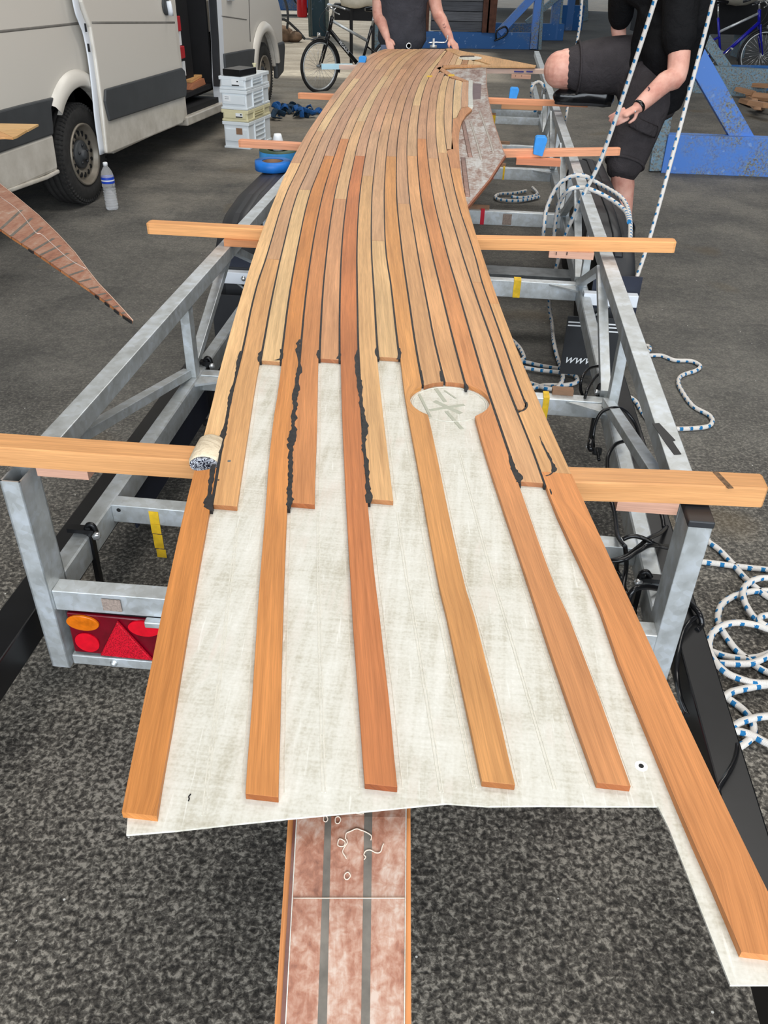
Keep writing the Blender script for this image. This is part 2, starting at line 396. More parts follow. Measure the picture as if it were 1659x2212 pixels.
        return s
    def ball(s, c, r, n=12, R=None):
        c = V3(c); r = r if isinstance(r, (list, tuple)) else (r, r, r); R = R or Matrix.Identity(3)
        b = len(s.v); m = n // 2 + 1
        for i in range(m):
            t = PI * i / (m - 1)
            for k in range(n):
                a = 2 * PI * k / n
                s.v.append(tuple(c + R @ V3((r[0] * math.sin(t) * math.cos(a), r[1] * math.sin(t) * math.sin(a), r[2] * math.cos(t)))))
        for i in range(m - 1):
            for k in range(n):
                l = (k + 1) % n
                s.face((b + i * n + k, b + (i + 1) * n + k, b + (i + 1) * n + l, b + i * n + l), None, True)
        return s
    def build(s, name, mat, parent=None, color=None, org=None, bevel=0, remesh=0, smooth_it=0, sub=0):
        if org is None:
            if parent is not None: org = WL[parent.name]
            else:
                a = np.array(s.v); org = Vector(((a[:, 0].min() + a[:, 0].max()) / 2, (a[:, 1].min() + a[:, 1].max()) / 2, a[:, 2].min()))
        me = bpy.data.meshes.new(name)
        me.from_pydata([(p[0] - org[0], p[1] - org[1], p[2] - org[2]) for p in s.v], [], s.f)
        uvl = me.uv_layers.new(name='UVMap')
        flat = [c for u in s.uv for q in u for c in q]
        if len(flat) == 2 * len(me.loops): uvl.data.foreach_set('uv', flat)
        me.polygons.foreach_set('use_smooth', s.sm)
        me.validate(); me.update()
        if isinstance(mat, str): mat = MAT[mat]
        me.materials.append(mat)
        o = bpy.data.objects.new(name, me); COL.objects.link(o)
        if parent is not None: o.parent = parent; WL[o.name] = WL[parent.name]
        else: o.location = org; WL[o.name] = Vector(org)
        if color is not None: o.color = color
        if bevel:
            md = o.modifiers.new('bevel', 'BEVEL'); md.width = bevel; md.segments = 2; md.limit_method = 'ANGLE'; md.angle_limit = math.radians(50)
        if remesh:
            md = o.modifiers.new('remesh', 'REMESH'); md.mode = 'VOXEL'; md.voxel_size = remesh; md.use_smooth_shade = True
            md = o.modifiers.new('smooth', 'SMOOTH'); md.factor = .5; md.iterations = smooth_it or 4
        return o
WL = {}
def empty(name, loc):
    o = bpy.data.objects.new(name, None); COL.objects.link(o); o.location = loc; o.empty_display_size = .1; WL[o.name] = Vector(loc); return o
def tag(o, label=None, cat=None, group=None, kind=None):
    if label: o['label'] = label
    if cat: o['category'] = cat
    if group: o['group'] = group
    if kind: o['kind'] = kind
    return o
def spline(pts, k=6, closed=False):
    P = [V3(p) for p in pts]; n = len(P)
    if n < 3 and not closed: return [P[0].lerp(P[1], i / k) for i in range(k + 1)]
    out = []
    g = lambda i: P[i % n] if closed else P[max(0, min(n - 1, i))]
    for i in range(n if closed else n - 1):
        a, b, c, d = g(i - 1), g(i), g(i + 1), g(i + 2)
        for j in range(k):
            t = j / k
            out.append(.5 * ((2 * b) + (c - a) * t + (2 * a - 5 * b + 4 * c - d) * t * t + (3 * b - a - 3 * c + d) * t ** 3))
    if not closed: out.append(P[-1])
    return out

# ================================================================== structure
def struct(o): o['kind'] = 'structure'; return o
fl = MB(); fl.prism([(-40, -12), (40, -12), (40, 60), (-40, 60)], -.2, 0)
struct(fl.build('floor', 'floor'))
ce = MB(); ce.prism([(-9, -8), (16, -8), (16, 32), (.5, 32), (.5, 16.5), (-9, 16.5)], 6.9, 7.05)
struct(ce.build('ceiling', 'ceil'))
w = MB(); w.prism([(-9.2, -8), (-9, -8), (-9, 16), (-9.2, 16)], 0, 7); struct(w.build('wall_left', 'ceil'))
w = MB(); w.prism([(16, -8), (16.2, -8), (16.2, 32), (16, 32)], 0, 7); struct(w.build('wall_right', 'ceil'))
t = MB(); ln = [PZ(596, 168, 0), PZ(800, 176, 0)]
t.prism([PZ(594, 152, 0)[:2], PZ(800, 158, 0)[:2], PZ(800, 170, 0)[:2], PZ(594, 164, 0)[:2]], .0005, .002)
struct(t.build('trim_1', plain('worn_floor_line', srgb(176, 168, 152), .9, var=.25, scale=6)))

# ================================================================== the deck panel
ZP, ZL1, ZL0 = .785, .7742, .771
rows = {106:[831,843,855,868,880,892,905,917,929,940,951,962],120:[795,808,822,836,851,865,879,893,907,921,936,951],
165:[752,767,782,796.7,811,827,840.5,855,870,885,899.8,913.7,927,942.5,958,971,984,998.6],
200:[723,739,755,770,784,802,817.7,834,850.5,866.6,883,898.5,914,930.7,947,963,979.8,995.5],
245:[692,706,724,742,760,778,796.5,815,833,851,869.4,887,905,923.5,941.5,959,977.7],
292.5:[660,678,697,717,738,757,778,798.5,819,840,860,880,901,921,941.5,961,976],
345:[631,653,675,697.5,720,742,765,788,811,833.6,856.5,879,901.4,924.5,947.4,969],
440:[589,610,635,663,692.6,719.7,747.5,775.5,803,830,858,885.5,911,939,967,989.5],
520:[558.3,586,615,646,676.8,708.4,739.3,771.3,802,832,866,898,927.5,959,990,1016],
650:[517.4,546,586,623,659,696,734,772,809,848.5,884,922,958,996,1032,1055.6],
751.5:[487.7,525.5,568,610,649.8,691,733.5,774,815,860,898.6,941,983.5,1026,1069,1093]}
extra = {0:[(442,937),(414,1039),(398,1104),(365,1252.5),(318,1480),(263,1754)],1:[(499,855.5),(485,924),(476,986),(458,1090),(387,1500),(345.6,1747)],
2:[(561,787),(535.5,953),(515.6,1090)],3:[(607,780),(582.5,953),(566,1152),(541,1500),(525,1718)],4:[(638.6,863),(629.5,953),(627,1007),(624,1094),(611,1500),(606,1717)],
5:[(687.4,917),(683,1086)],6:[(736,881),(741.7,1025),(747,1134),(769.6,1500),(783.5,1698)],7:[(779.6,863),(785,953),(792,1025),(797.7,1089),(843.5,1500),(862.4,1696)],
8:[(828.5,881),(843,997),(852,1079)],9:[(875.5,881),(889,946),(908,1052),(918,1120),(997,1500),(1038,1694)],10:[(913,830),(945,972),(958,1038.5),(974,1120),(1072,1500),(1116,1690)],
11:[(961,825)],12:[(1007,838),(1045.7,980),(1064,1038),(1093,1120),(1217.4,1500),(1287.7,1696.5)],13:[(1051,840),(1072,893),(1091,951),(1100,985),(1125,1046),(1148,1120),(1297,1500),(1365,1693)],
14:[(1098.7,847.5),(1120,893),(1146.5,956),(1175.6,1041),(1202,1120),(1248,1203),(1289,1294),(1342.6,1453),(1368,1514),(1438,1683),(1601.7,2063.5)],15:[(1121,834),(1137,879)]}
SD = {k: [] for k in range(18)}
for y, xs in rows.items():
    for k, x in enumerate(xs): SD[k].append(TZ(x, y, ZP))
for k, l in extra.items(): SD[k] += [TZ(x, y, ZP) for x, y in l]
def basis(k, v):
    a = (k - 8) / 8; t = (v - 3.5) / 3.5
    return [a ** i * t ** j for i in range(4) for j in range(7) if i + j * .5 < 5.6]
meta = [(k, u, v) for k, l in SD.items() for u, v in l]
Bm = np.array([basis(k, v) for k, u, v in meta]); um = np.array([u for k, u, v in meta]); Wm = np.array([1790 / (v + 1) for k, u, v in meta])
cf = np.linalg.lstsq(Bm * Wm[:, None], um * Wm, rcond=None)[0]
RES = {k: [(math.log(v + .3), u - float(np.dot(basis(k, v), cf))) for u, v in l] for k, l in SD.items()}
def seam(k, v):
    """across position of seam k at distance v along the panel"""
    u = float(np.dot(basis(k, v), cf)); lv = math.log(v + .3); sw = sr = 1e-9
    for a, r in RES[k]:
        w = math.exp(-((a - lv) / .085) ** 2); sw += w; sr += w * r
    return u + (sr / sw if sw > 1e-4 else 0)
RPX = [(991,309),(993,340),(998,390.5),(1009,440),(1032.5,520),(1076,650),(1111,740),(1118.6,760),(1151.8,839.6),(1191.6,924.5),(1222,995),(1256,1080),(1288,1148),(1349,1261),(1393,1358),(1430,1443),(1447.6,1509.6),(1480,1560),(1568,1737),(1659,1924),(1727,2061)]
RPX[15] = (1428, 1446); RPX[16] = (1450, 1500)
RT = sorted([TZ(x, y, ZP) for x, y in RPX], key=lambda p: p[1])
_rc = np.polyfit([p[1] for p in RT], [p[0] for p in RT], 9, w=[1 / (p[1] + .6) for p in RT])
def redge(v): return float(np.polyval(_rc, v))
def vy(x, y, z=ZP): return TZ(x, y, z)[1]
CU = [TZ(*q, ZL1) for q in [(896,857),(1047,884),(961,830),(1031,911),(926,905),(1007,843)]]
A = np.array([[2*u, 2*v, 1] for u, v in CU]); bb = np.array([u*u + v*v for u, v in CU]); so = np.linalg.lstsq(A, bb, rcond=None)[0]
CC = (float(so[0]), float(so[1])); CR = math.sqrt(so[2] + so[0]**2 + so[1]**2)      # the round cut-out
NC = TZ(434, 990, ZP); NR = .047                                                    # round notch on the near edge

deck = empty('teak_deck_panel', TW(-.35, 4.5, ZL0))
tag(deck, 'long curved teak deck panel with black seams, stripped to white laminate at near end', 'deck panel')
def gg(v): return float(np.interp(v, [0, 1.6, 3.0, 6.0], [.0028, .0028, .0022, .0018]))
G = .0028
def xy(u, v): p = TW(u, v); return (p.x, p.y)
def vsamples(v0, v1):
    n = max(2, int(abs(math.log((v1 + .5) / (v0 + .5))) * 26)); 
    return [math.exp(math.log(v0 + .5) + (math.log(v1 + .5) - math.log(v0 + .5)) * i / n) - .5 for i in range(n + 1)]
def plank_strip(fl_, fr_, v0, v1, color, skew=(0, 0), extra_v=(), name='plank', z0=ZL1, z1=ZP):
    vs = sorted(vsamples(v0, v1) + [e for e in extra_v if v0 < e < v1])
    L, R, uL, uR = [], [], [], []
    for i, v in enumerate(vs):
        a, b = fl_(v), fr_(v); m = (a + b) / 2
        L.append(xy(a, v)); R.append(xy(b, v)); uL.append((v, a - m)); uR.append((v, b - m))
    mb = MB(); mb.strip(L, R, z0, z1, uL, uR)
    return mb.build(name, 'teak', deck, color=color, bevel=.0007 if v0 < 2.6 else 0)
def tint(c, j=.05):
    k = 1 + random.uniform(-j, j); h = random.uniform(-.015, .015)
    c = srgb(*c); return (c[0] * k * (1 + h), c[1] * k, c[2] * k * (1 - h * 2), 1)
mid = [(230,186,134),(214,166,116),(220,182,132),(212,162,114),(206,148,102),(206,150,106),(204,144,98),(218,180,130),(214,174,124),(220,178,128),(206,156,108),(210,158,110),(210,154,106),(208,158,112),(208,154,106),(212,166,114)]
near = {0:(202,132,70),1:(208,150,92),3:(202,130,68),4:(200,124,66),6:(184,96,44),7:(208,152,96),9:(202,138,76),12:(192,116,62),15:(198,130,76)}
far = [(206,166,126),(198,154,120),(214,178,132),(204,156,120),(194,150,118),(216,182,136)]
splits = {0:[352,215],1:[283.6,560,170],2:[410,215],3:[337,150],4:[232,300],5:[262,430,165],6:[337,190],7:[283.7,380,150],8:[246,520],9:[338,205],10:[262,440],11:[337,228],12:[256,300],13:[342,205],14:[330,240,610],15:[]}
endy = {0:None,1:1092,2:780,3:1719,4:1088,5:776,6:1697,7:1080,8:772,9:1692,12:1695,13:1042}
topy = {k: 106 for k in range(12)}; topy[11] = 109; topy[12] = 140.5; topy[13] = 157; topy[14] = 165; topy[15] = 171
def xk(k, y):
    l = sorted((SD_px[k]), key=lambda q: q[1]); return float(np.interp(y, [q[1] for q in l], [q[0] for q in l]))
SD_px = {k: [] for k in range(18)}
for y, xs in rows.items():
    for k, x in enumerate(xs): SD_px[k].append((x, y))
for k, l in extra.items(): SD_px[k] += l
def vk(k, y): return vy((xk(k, y) + xk(min(k + 1, 15), y)) / 2 if k < 15 else xk(15, y), y)
def circ(v, sgn): 
    d = CR * CR - (v - CC[1]) ** 2; return CC[0] + sgn * math.sqrt(d) if d > 0 else None
def clipR(k):
    def f(v):
        b = seam(k + 1, v) - G; c = circ(v, -1)
        return min(b, c) if c is not None else b
    return f
def clipL(k):
    def f(v):
        a = seam(k, v) + G; c = circ(v, 1)
        return max(a, c) if c is not None else a
    return f
cv = [CC[1] + CR * math.sin(a * PI / 24) for a in range(-12, 13)]
for k in range(0, 15):
    if k in (10, 11): y0 = 826
    elif k == 14: y0 = 905
    elif k == 0: y0 = 937
    else: y0 = endy[k]
    ys = [y0] + sorted([s for s in splits[k] if s < y0], reverse=True) + [topy[k]]
    if k == 14: ys[0] = 870
    fl0 = (lambda kk: (lambda v: seam(kk, v) + (gg(v) if kk else 0)))(k); fr0 = (lambda kk: (lambda v: seam(kk + 1, v) - gg(v)))(k)
    if k == 9: fr0 = clipR(9)
    if k == 12: fl0 = clipL(12)
    for i in range(len(ys) - 1):
        va, vb = vk(k, ys[i]), vk(k, ys[i + 1])
        if k in (10, 11) and i == 0: continue
        if k == 0 and i == 0: va = NC[1] + NR * .62
        if k == 14 and i == 0: va = vy(1128, 868)
        tt_ = 0 if i == 0 else min(1, max(0, (620 - (ys[i] + ys[i + 1]) / 2) / 380)); cf_ = random.choice(far)
        c = tuple(a_ * (1 - tt_) + b_ * tt_ for a_, b_ in zip(mid[k], cf_))
        if y0 > 1000 and i == 0 and k in near: c = tuple((a + b) / 2 for a, b in zip(mid[k], near[k]))
        if k == 3 and i == 0: c = (204, 136, 76)
        if k == 12 and i == 0: c = (204, 138, 86)
        if k == 9 and i == 0: c = (210, 150, 90)
        plank_strip(fl0, fr0, va + .0004, vb - .0004, tint(c), extra_v=cv if k in (9, 12) and i == 0 else ())
# strakes 10 and 11 stop on the arc of the round cut-out
def archplank(k, ytop, c):
    vb = vk(k, ytop) - .0004; cols = 8; L = []
    mb = MB(); vs0 = CC[1] + CR + .03
    # far part
    vs = vsamples(vs0, vb); pts = []
    A_, B_ = [], []
    a0, b0 = seam(k, vs0) + G, seam(k + 1, vs0) - G
    grid = []
    for j in range(cols + 1):
        t = j / cols; col = []
        ubot = seam(k, CC[1] + CR * .9) + G; ubot2 = seam(k + 1, CC[1] + CR * .9) - G
        u = ubot + (ubot2 - ubot) * t; d = CR * CR - (u - CC[0]) ** 2; vbtm = CC[1] + math.sqrt(max(d, 0))
        for v in [vbtm] + vs:
            a, b = seam(k, v) + gg(v), seam(k + 1, v) - gg(v)
            col.append((a + (b - a) * t, v))
        grid.append(col)
    n = len(grid[0])
    for zz, fl in ((ZP, 1), (ZL1, 0)):
        b = mb.add([(*xy(*grid[j][i]), zz) for j in range(cols + 1) for i in range(n)])
        mid_ = [(grid[0][i][0] + grid[-1][i][0]) / 2 for i in range(n)]
        for j in range(cols):
            for i in range(n - 1):
                q = [(j, i), (j + 1, i), (j + 1, i + 1), (j, i + 1)]
                if not fl: q = q[::-1]
                mb.face([b + x * n + y for x, y in q], [(grid[x][y][1], grid[x][y][0] - mid_[y]) for x, y in q])
    N = (cols + 1) * n
    for j in range(cols): mb.face((j * n, N + j * n, N + (j + 1) * n, (j + 1) * n), [(-100, j * .005), (-99.99, j * .005), (-99.99, j * .005 + .005), (-100, j * .005 + .005)])
    for i in range(n - 1):
        mb.face((i, i + 1, N + i + 1, N + i)); o = cols * n; mb.face((o + i, N + o + i, N + o + i + 1, o + i + 1))
    mb.build('plank', 'teak', deck, color=tint(c))
archplank(10, 440, mid[10]); archplank(11, 337, mid[11])
def poly_plank(uvs, color, name='plank', kref=14, z1=ZP, z0=ZL1, m='teak'):
    """outline given as (u, v) panel coordinates"""
    mb = MB(); pts = [xy(*q) for q in uvs]
    def f(p):
        u, v = WT(p); return (v, u - seam(kref, min(max(v, .6), 9)))
    mb.prism(pts, z0, z1, uvf=f); return mb.build(name, m, deck, color=color)
# near outer plank, below the notch
arc = [(NC[0] + NR * math.cos(a), NC[1] + NR * math.sin(a)) for a in [math.radians(d) for d in range(0, 360, 10)]]
vn = vy(263, 1754)
lo = [(NC[0] + NR * math.cos(math.radians(d)), NC[1] + NR * math.sin(math.radians(d))) for d in range(200, 341, 10)]
lo = [q for q in lo if q[0] > seam(0, q[1]) and q[0] < seam(1, q[1]) - G]
vt0 = lo[0][1]; vt1 = lo[-1][1]
vs = vsamples(vn, vt0)
p_l = [(seam(0, v), v) for v in vs]; p_r = [(seam(1, v) - G, v) for v in vsamples(vn, vt1)]
poly_plank(p_l + lo + p_r[::-1], tint(near[0]), kref=0)
# filler between notch and upper piece
up = [(NC[0] + NR * math.cos(math.radians(d)), NC[1] + NR * math.sin(math.radians(d))) for d in range(20, 161, 8)]
vm = NC[1] + NR * .62
# margin strake on the right: upper piece, middle piece, near piece
sS = lambda k, a, b, n=14: [(seam(k, a + (b - a) * i / n), a + (b - a) * i / n) for i in range(n + 1)]
def marg(va, vb, left, color):
    R = [(redge(v), v) for v in vsamples(va, vb)]
    poly_plank(left + R[::-1], color, kref=15)
v886, v655, v364, v345 = vy(1130, 884), vy(1057, 655), vy(990, 364), vy(980, 345)
vend = vy(1650, 2062)
arcp = [TZ(*q, ZP) for q in [(1126, 889), (1133, 884), (1138, 877), (1136, 866)]]
lft = [(seam(14, v) + G * .6, v) for v in vsamples(vend, v886 - .02)] + arcp + [(seam(15, v) + G * .8, v) for v in vsamples(vy(1134, 860), v655)]
# two pieces joined at the scarf line
cut = TZ(1183, 1020, ZP)[1]
vs_a = vsamples(vend, cut); L1 = [(seam(14, v) + G * .6, v) for v in vs_a]; marg(vend, cut - .0004, L1, tint((200, 132, 78)))
L2 = [(seam(14, v) + G * .6, v) for v in vsamples(cut + .0004, v886 - .02)] + arcp + [(seam(15, v) + G * .8, v) for v in vsamples(vy(1134, 860), v655)]
marg(cut + .0004, v655, L2, tint((216, 164, 110)))
marg(v655 + .0006, v364, [(seam(15, v) + G * .8, v) for v in vsamples(v655 + .0006, v364)], tint((212, 154, 100)))
edge2 = [TZ(*q, ZP) for q in [(993, 350), (991, 309), (992.5, 282), (998, 261.7), (1007, 248), (1020, 236.5), (1012, 231), (997, 234), (992, 242), (987, 255), (978.5, 257), (976.5, 290), (975, 322), (965, 326)]]
poly_plank([(redge(v364 + .0006), v364 + .0006)] + edge2 + [(seam(15, v) + G, v) for v in np.linspace(vy(969, 343), v364, 5)], tint((200, 142, 98)), kref=15)
# rounded end of strake 14
v870 = vy(1128, 868)
endp = [(seam(14, v) + G, v) for v in (v886 - .012, v870)]
poly_plank([(seam(14, v886) + G, v886)] + [(seam(14, v870) + G, v870), (seam(15, v870) - G, v870)] + [TZ(*q, ZP) for q in [(1134, 873), (1133, 880), (1128, 885)]], tint(mid[14], 0), kref=14)
# strakes 15, 16, 17 beside the narrow strip
for k, yb, yt in ((15, 322, 171), (16, 256, 174)):
    va, vb = vy(975, yb), vy(985, yt)
    if k == 15: plank_strip(lambda v: seam(15, v) + gg(v), lambda v: seam(16, v) - gg(v), va, vb, tint(far[0]))
    else:
        P16 = [TZ(*q, ZP) for q in [(979, 255.5), (986, 254), (991, 243), (995, 233), (995.3, 200), (998, 176), (985.5, 172), (980.5, 200), (978.5, 245)]]
        poly_plank(P16, tint(far[5]), kref=16)
P17 = [TZ(*q, ZP) for q in [(996.5, 232.5), (1011, 229.5), (1012, 205), (1012.4, 178), (1000, 175.5), (997, 200)]]
poly_plank(P17, tint(far[1]), kref=16)
def pxp(pts, c, name='plank', **k): return poly_plank([TZ(*q, ZP) for q in pts], c, name, **k)
pxp([(943,147),(951,144),(958,147.5),(970,155.5),(982,163),(1000,170),(1012.5,175),(1011,177),(999,174.5),(984,170),(971,165.5),(960,158),(950,151.5)], tint((196, 146, 106)))
pxp([(962.5,106),(972,103),(993.6,109),(1020,114),(1085,127),(1158,141),(1156,144.5),(1110,144),(1061,143.6),(1040,142.6),(1040,139.5),(1061,139.5),(1035,131),(1001,123.5),(990,119.5),(981,115.5),(971,111.5)], tint((208, 164, 116)))
pxp([(1039.5,139.7),(1039.5,142.8),(983,144.6),(958.5,147.3),(955,144.3),(967,141.2),(1000,140)], tint((202, 150, 104)))
pxp([(966,108.5),(980.3,116.3),(968,140.6),(944,141.2),(954,124)], tint(far[3]))
pxp([(981.3,116.6),(989.6,120.4),(982,139.6),(969,140.4)], tint(far[0]))
pxp([(990.6,120.6),(1000,124.6),(995,139.3),(983,139.6)], tint(far[5]))
pxp([(1001,127.3),(1012,128.6),(1008.5,139),(996,139.3)], tint((186, 136, 92)), )
pxp([(1013,128.7),(1021,131),(1024,134.5),(1022,139),(1009.5,139)], tint(far[2]))
pxp([(1023,131.5),(1036,134),(1050,139),(1023,139)], tint(far[5]))
ov = MB(); oc = [TZ(1016 + 25 * math.cos(a), 125.6 + 4.2 * math.sin(a), ZP) for a in np.linspace(0, 2 * PI, 24, endpoint=False)]
ov.prism([xy(*q) for q in oc], ZP + .0005, ZP + .0015); tag(ov.build('oval_recess', 'laminate', deck), 'white oval patch set in the teak')
om = MB(); oc = [PZ(*q, ZP) for q in [(993, 122.5), (998, 121), (1024, 120.8), (1025, 123), (1000, 123.6), (994, 124.5)]]
om.prism([q[:2] for q in oc], ZP + .001, ZP + .003); om.build('recess_edge', 'caulk_worn', deck)

# laminate sheet
outl = []
vN = vy(272.6, 1803, ZL1)
nl = [q for q in arc if q[0] > seam(0, q[1])]
nl = sorted(nl, key=lambda q: math.atan2(q[1] - NC[1], q[0] - NC[0]))
bot = [TZ(*q, ZL1) for q in [(1752, 2127), (1577.6, 2127.5), (1445, 1789), (1421, 1741), (1300, 1741), (1173, 1740), (1052, 1741), (966, 1735), (900, 1741), (760, 1755), (622, 1768), (495, 1781), (380, 1794), (272.6, 1803), (276, 1762)]]
Lv = vsamples(vy(276, 1762, ZL1) + .003, vy(831, 107))
Lpts = [(seam(0, v) + .001, v) for v in Lv]
vl0, vl1 = nl[0][1], nl[-1][1]
Lpts = [p for p in Lpts if p[1] < vl0 - .001] + nl + [p for p in Lpts if p[1] > vl1 + .001]
top = [TZ(*q, ZL1) for q in [(962, 107), (972, 104.5), (993, 110), (1020, 115), (1085, 128), (1156, 141.5), (1154, 144), (1061, 144.2), (983, 145.3), (959, 148), (970, 156.5), (982, 164), (1000, 171), (1013, 176.3), (1021.5, 178), (1020.5, 200), (1021.5, 232), (1020, 237), (1007, 248.5), (998, 262), (992.8, 282), (991.3, 309), (993, 345)]]
Rv = [(redge(v) - .001, v) for v in vsamples(vy(1740, 2100), v345 - .05)][::-1]
mb = MB(); poly = [xy(*q) for q in bot + Lpts + top + Rv]
mb.prism(poly, ZL0, ZL1)
tag(mb.build('laminate_sheet', 'laminate', deck), 'bare white glassfibre sheet under the planks')
# raised white lip beside the short strakes
lip = [PZ(*q, ZL1) for q in [(1016.5, 177), (1016, 190), (1015.5, 205), (1016, 218), (1016.5, 231)]]
lb = MB()
for i in range(len(lip) - 1): lb.beam(lip[i] + Vector((0, 0, .012)), lip[i + 1] + Vector((0, 0, .012)), .034, .012, ch=.004)
lb.build('edge_lip', plain('pale_lip', srgb(196, 196, 188), .5, var=.1, scale=30), deck)
# caulk seams
def caulk(k, va, vb, w=.0048, zt=ZP - .0006, m='caulk'):
    vs = vsamples(va, vb); mbb = MB()
    L = [xy(seam(k, v) - gg(v), v) for v in vs]; R = [xy(seam(k, v) + gg(v), v) for v in vs]
    mbb.strip(L, R, ZL1, zt, [(v, 0) for v in vs], [(v, .005) for v in vs]); mbb.build('caulk_seam', m, deck)
cend = {1:1100, 2:780, 3:782, 4:1098, 5:776, 6:778, 7:1085, 8:773, 9:773, 10:830, 11:824, 12:838, 13:1045, 14:1048, 15:870, 16:323}
for k in range(1, 17):
    yt = 106 if k < 12 else {12:112, 13:116, 14:158, 15:166, 16:171}[k]
    yb = cend[k]; ym = 400 if k < 16 else None
    va, vb = vy(xk(k, yb), yb), vy(xk(k, yt), yt)
    if ym: vmid = vy(xk(k, ym), ym); caulk(k, va, vmid, w=2 * G); caulk(k, vmid, vb, w=2 * G, m='caulk_worn')
    else: caulk(k, va, vb, w=2 * G, m='caulk_worn')
def tubecaulk(pts, w, name='caulk_seam', z=ZP + .0002, m='caulk'):
    P = spline([PZ(*q, z) for q in pts], 5); mbb = MB()
    L, R = [], []
    for i, p in enumerate(P):
        d = (P[min(i + 1, len(P) - 1)] - P[max(i - 1, 0)]).normalized(); nn = Vector((-d.y, d.x, 0))
        ww = w if not callable(w) else w(i / (len(P) - 1)); L.append((p + nn * ww / 2)[:2]); R.append((p - nn * ww / 2)[:2])
    mbb.strip(L, R, z - .0016, z, [(0, 0)] * len(L), [(0, 0)] * len(L)); return mbb.build(name, m, deck)
tubecaulk([(1137, 868), (1138.5, 876), (1135, 883), (1128, 887.5), (1121, 888)], .0042)
# irregular caulk smears lying over the wood
def smear(pts, seed, name='caulk_smear', rag=.35):
    """pts: (x, y, half width px left, half width px right) down the smear"""
    rnd = random.Random(seed); n = len(pts); L, R = [], []
    z = ZP + .0004; dense = []
    for i in range(n - 1):
        a, b = pts[i], pts[i + 1]; m = max(2, int(abs(b[1] - a[1]) / 4))
        for j in range(m): dense.append([a[q] + (b[q] - a[q]) * j / m for q in range(4)])
    dense.append(list(pts[-1])); wl = wr = 0
    for x, y, hl, hr in dense:
        wl = wl * .55 + rnd.uniform(-1, 1) * rag * hl; wr = wr * .55 + rnd.uniform(-1, 1) * rag * hr
        L.append(PZ(x - max(hl + wl, .4), y, z)[:2]); R.append(PZ(x + max(hr + wr, .4), y, z)[:2])
    mbb = MB(); mbb.strip(R, L, ZP - .0004, z, [(0, 0)] * len(L), [(0, 0)] * len(L)); return mbb.build(name, 'caulk', deck)
smear([(520,758,2,4),(517,775,5,3),(512,800,3,3),(506,826,3,3),(500,853,5,3),(493,885,3,3),(488,915,3,4),(482,938,5,6),(478,952,9,5),(477,966,4,5),(475,978,3,2)], 1)
smear([(462,1003,4,4),(460,1015,6,5),(458,1030,5,5),(455,1050,6,4),(453,1070,6,5),(452,1086,10,5),(452,1094,9,5),(457,1102,2,5)], 2)
smear([(647,733,2,3),(645,742,6,3),(645,754,6,4),(645,764,3,2),(648,788,2,3),(645,800,4,5),(643,812,4,5),(641,826,3,6),(639,850,5,4),(637,875,4,5),(636,895,5,5),(634,915,5,5),(633,940,8,7),(630,960,8,6),(629,985,6,4),(628,1010,7,5),(628,1040,5,7),(627,1060,6,5),(627,1078,6,8),(626,1090,6,4),(627,1098,2,2)], 3, rag=.5)
smear([(773,754,1,2),(771,764,4,3),(770,780,4,5),(772,800,4,5),(776,822,4,6),(778,845,4,5),(781,870,5,4),(784,895,4,6),(787,920,4,6),(786,945,6,5),(786,962,6,5),(789,985,4,6),(791,1010,4,6),(794,1035,5,4),(796,1060,4,5),(797,1075,8,6),(797,1086,4,3)], 4, rag=.45)
smear([(566,757,1,2),(562,764,4,4),(561,772,4,3),(560,781,2,3)], 5); smear([(608,754,3,2),(608,764,3,4),(607,774,4,3),(600,778,8,4)], 6)
smear([(688,756,2,2),(686,766,3,4),(688,774,3,3)], 7); smear([(733,762,2,2),(733,768,4,4),(731,775,4,2)], 8)
smear([(815,748,1,2),(812,756,4,4),(814,766,3,5),(818,776,2,3)], 9); smear([(862,752,2,3),(863,762,2,4),(862,770,3,5),(860,776,3,3)], 10)
smear([(909,800,1,2),(911,812,2,2),(914,828,1,2)], 11); smear([(951,801,1,2),(952,812,3,3),(955,824,3,4)], 12); smear([(1005,828,2,2),(1008,838,2,5),(1010,842,2,2)], 13)
smear([(1100,982,2,3),(1102,996,3,6),(1107,1012,4,7),(1113,1024,4,12),(1117,1034,6,14),(1119,1041,4,8)], 14)
smear([(1166,942,.5,1),(1172,960,1,2),(1180,975,2,3),(1187,988,2,4),(1192,1000,2,5),(1196,1012,3,5),(1194,1020,4,4)], 15, rag=.5)
tubecaulk([(1194, 1020), (1188, 1025), (1179, 1028)], .003, 'caulk_smear')
smear([(1188,1056,1,1),(1190,1063,2,2),(1191,1068,1,1)], 16)
# yellow tape marks, plugs and hole
for q in ((928, 165, 12, 3), (975, 162.6, 13, 3)):
    m_ = MB(); m_.prism([PZ(q[0] - q[2] / 2, q[1] - q[3] / 2, ZP)[:2], PZ(q[0] + q[2] / 2, q[1] - q[3] / 2 - .6, ZP)[:2], PZ(q[0] + q[2] / 2, q[1] + q[3] / 2, ZP)[:2], PZ(q[0] - q[2] / 2, q[1] + q[3] / 2, ZP)[:2]], ZP, ZP + .0006)
    m_.build('tape_mark', 'yellow', deck)
for x, y, r, mt in ((495, 996, .0035, 'galv_dark'), (472, 1037, .002, 'caulk_worn')):
    m_ = MB(); m_.lathe([(r, 0), (r, .0006)], PZ(x, y, ZP), n=10); m_.build('plug', mt, deck)
hc = PZ(1385, 1655, ZL1); m_ = MB(); m_.lathe([(.0085, 0), (.0085, .0003)], hc, n=14); m_.build('sanded_ring', plain('bright_laminate', srgb(246, 246, 244)), deck)
m_ = MB(); m_.lathe([(.0034, .0003), (.0034, .0007)], hc, n=12); m_.build('screw_hole', 'dark', deck)
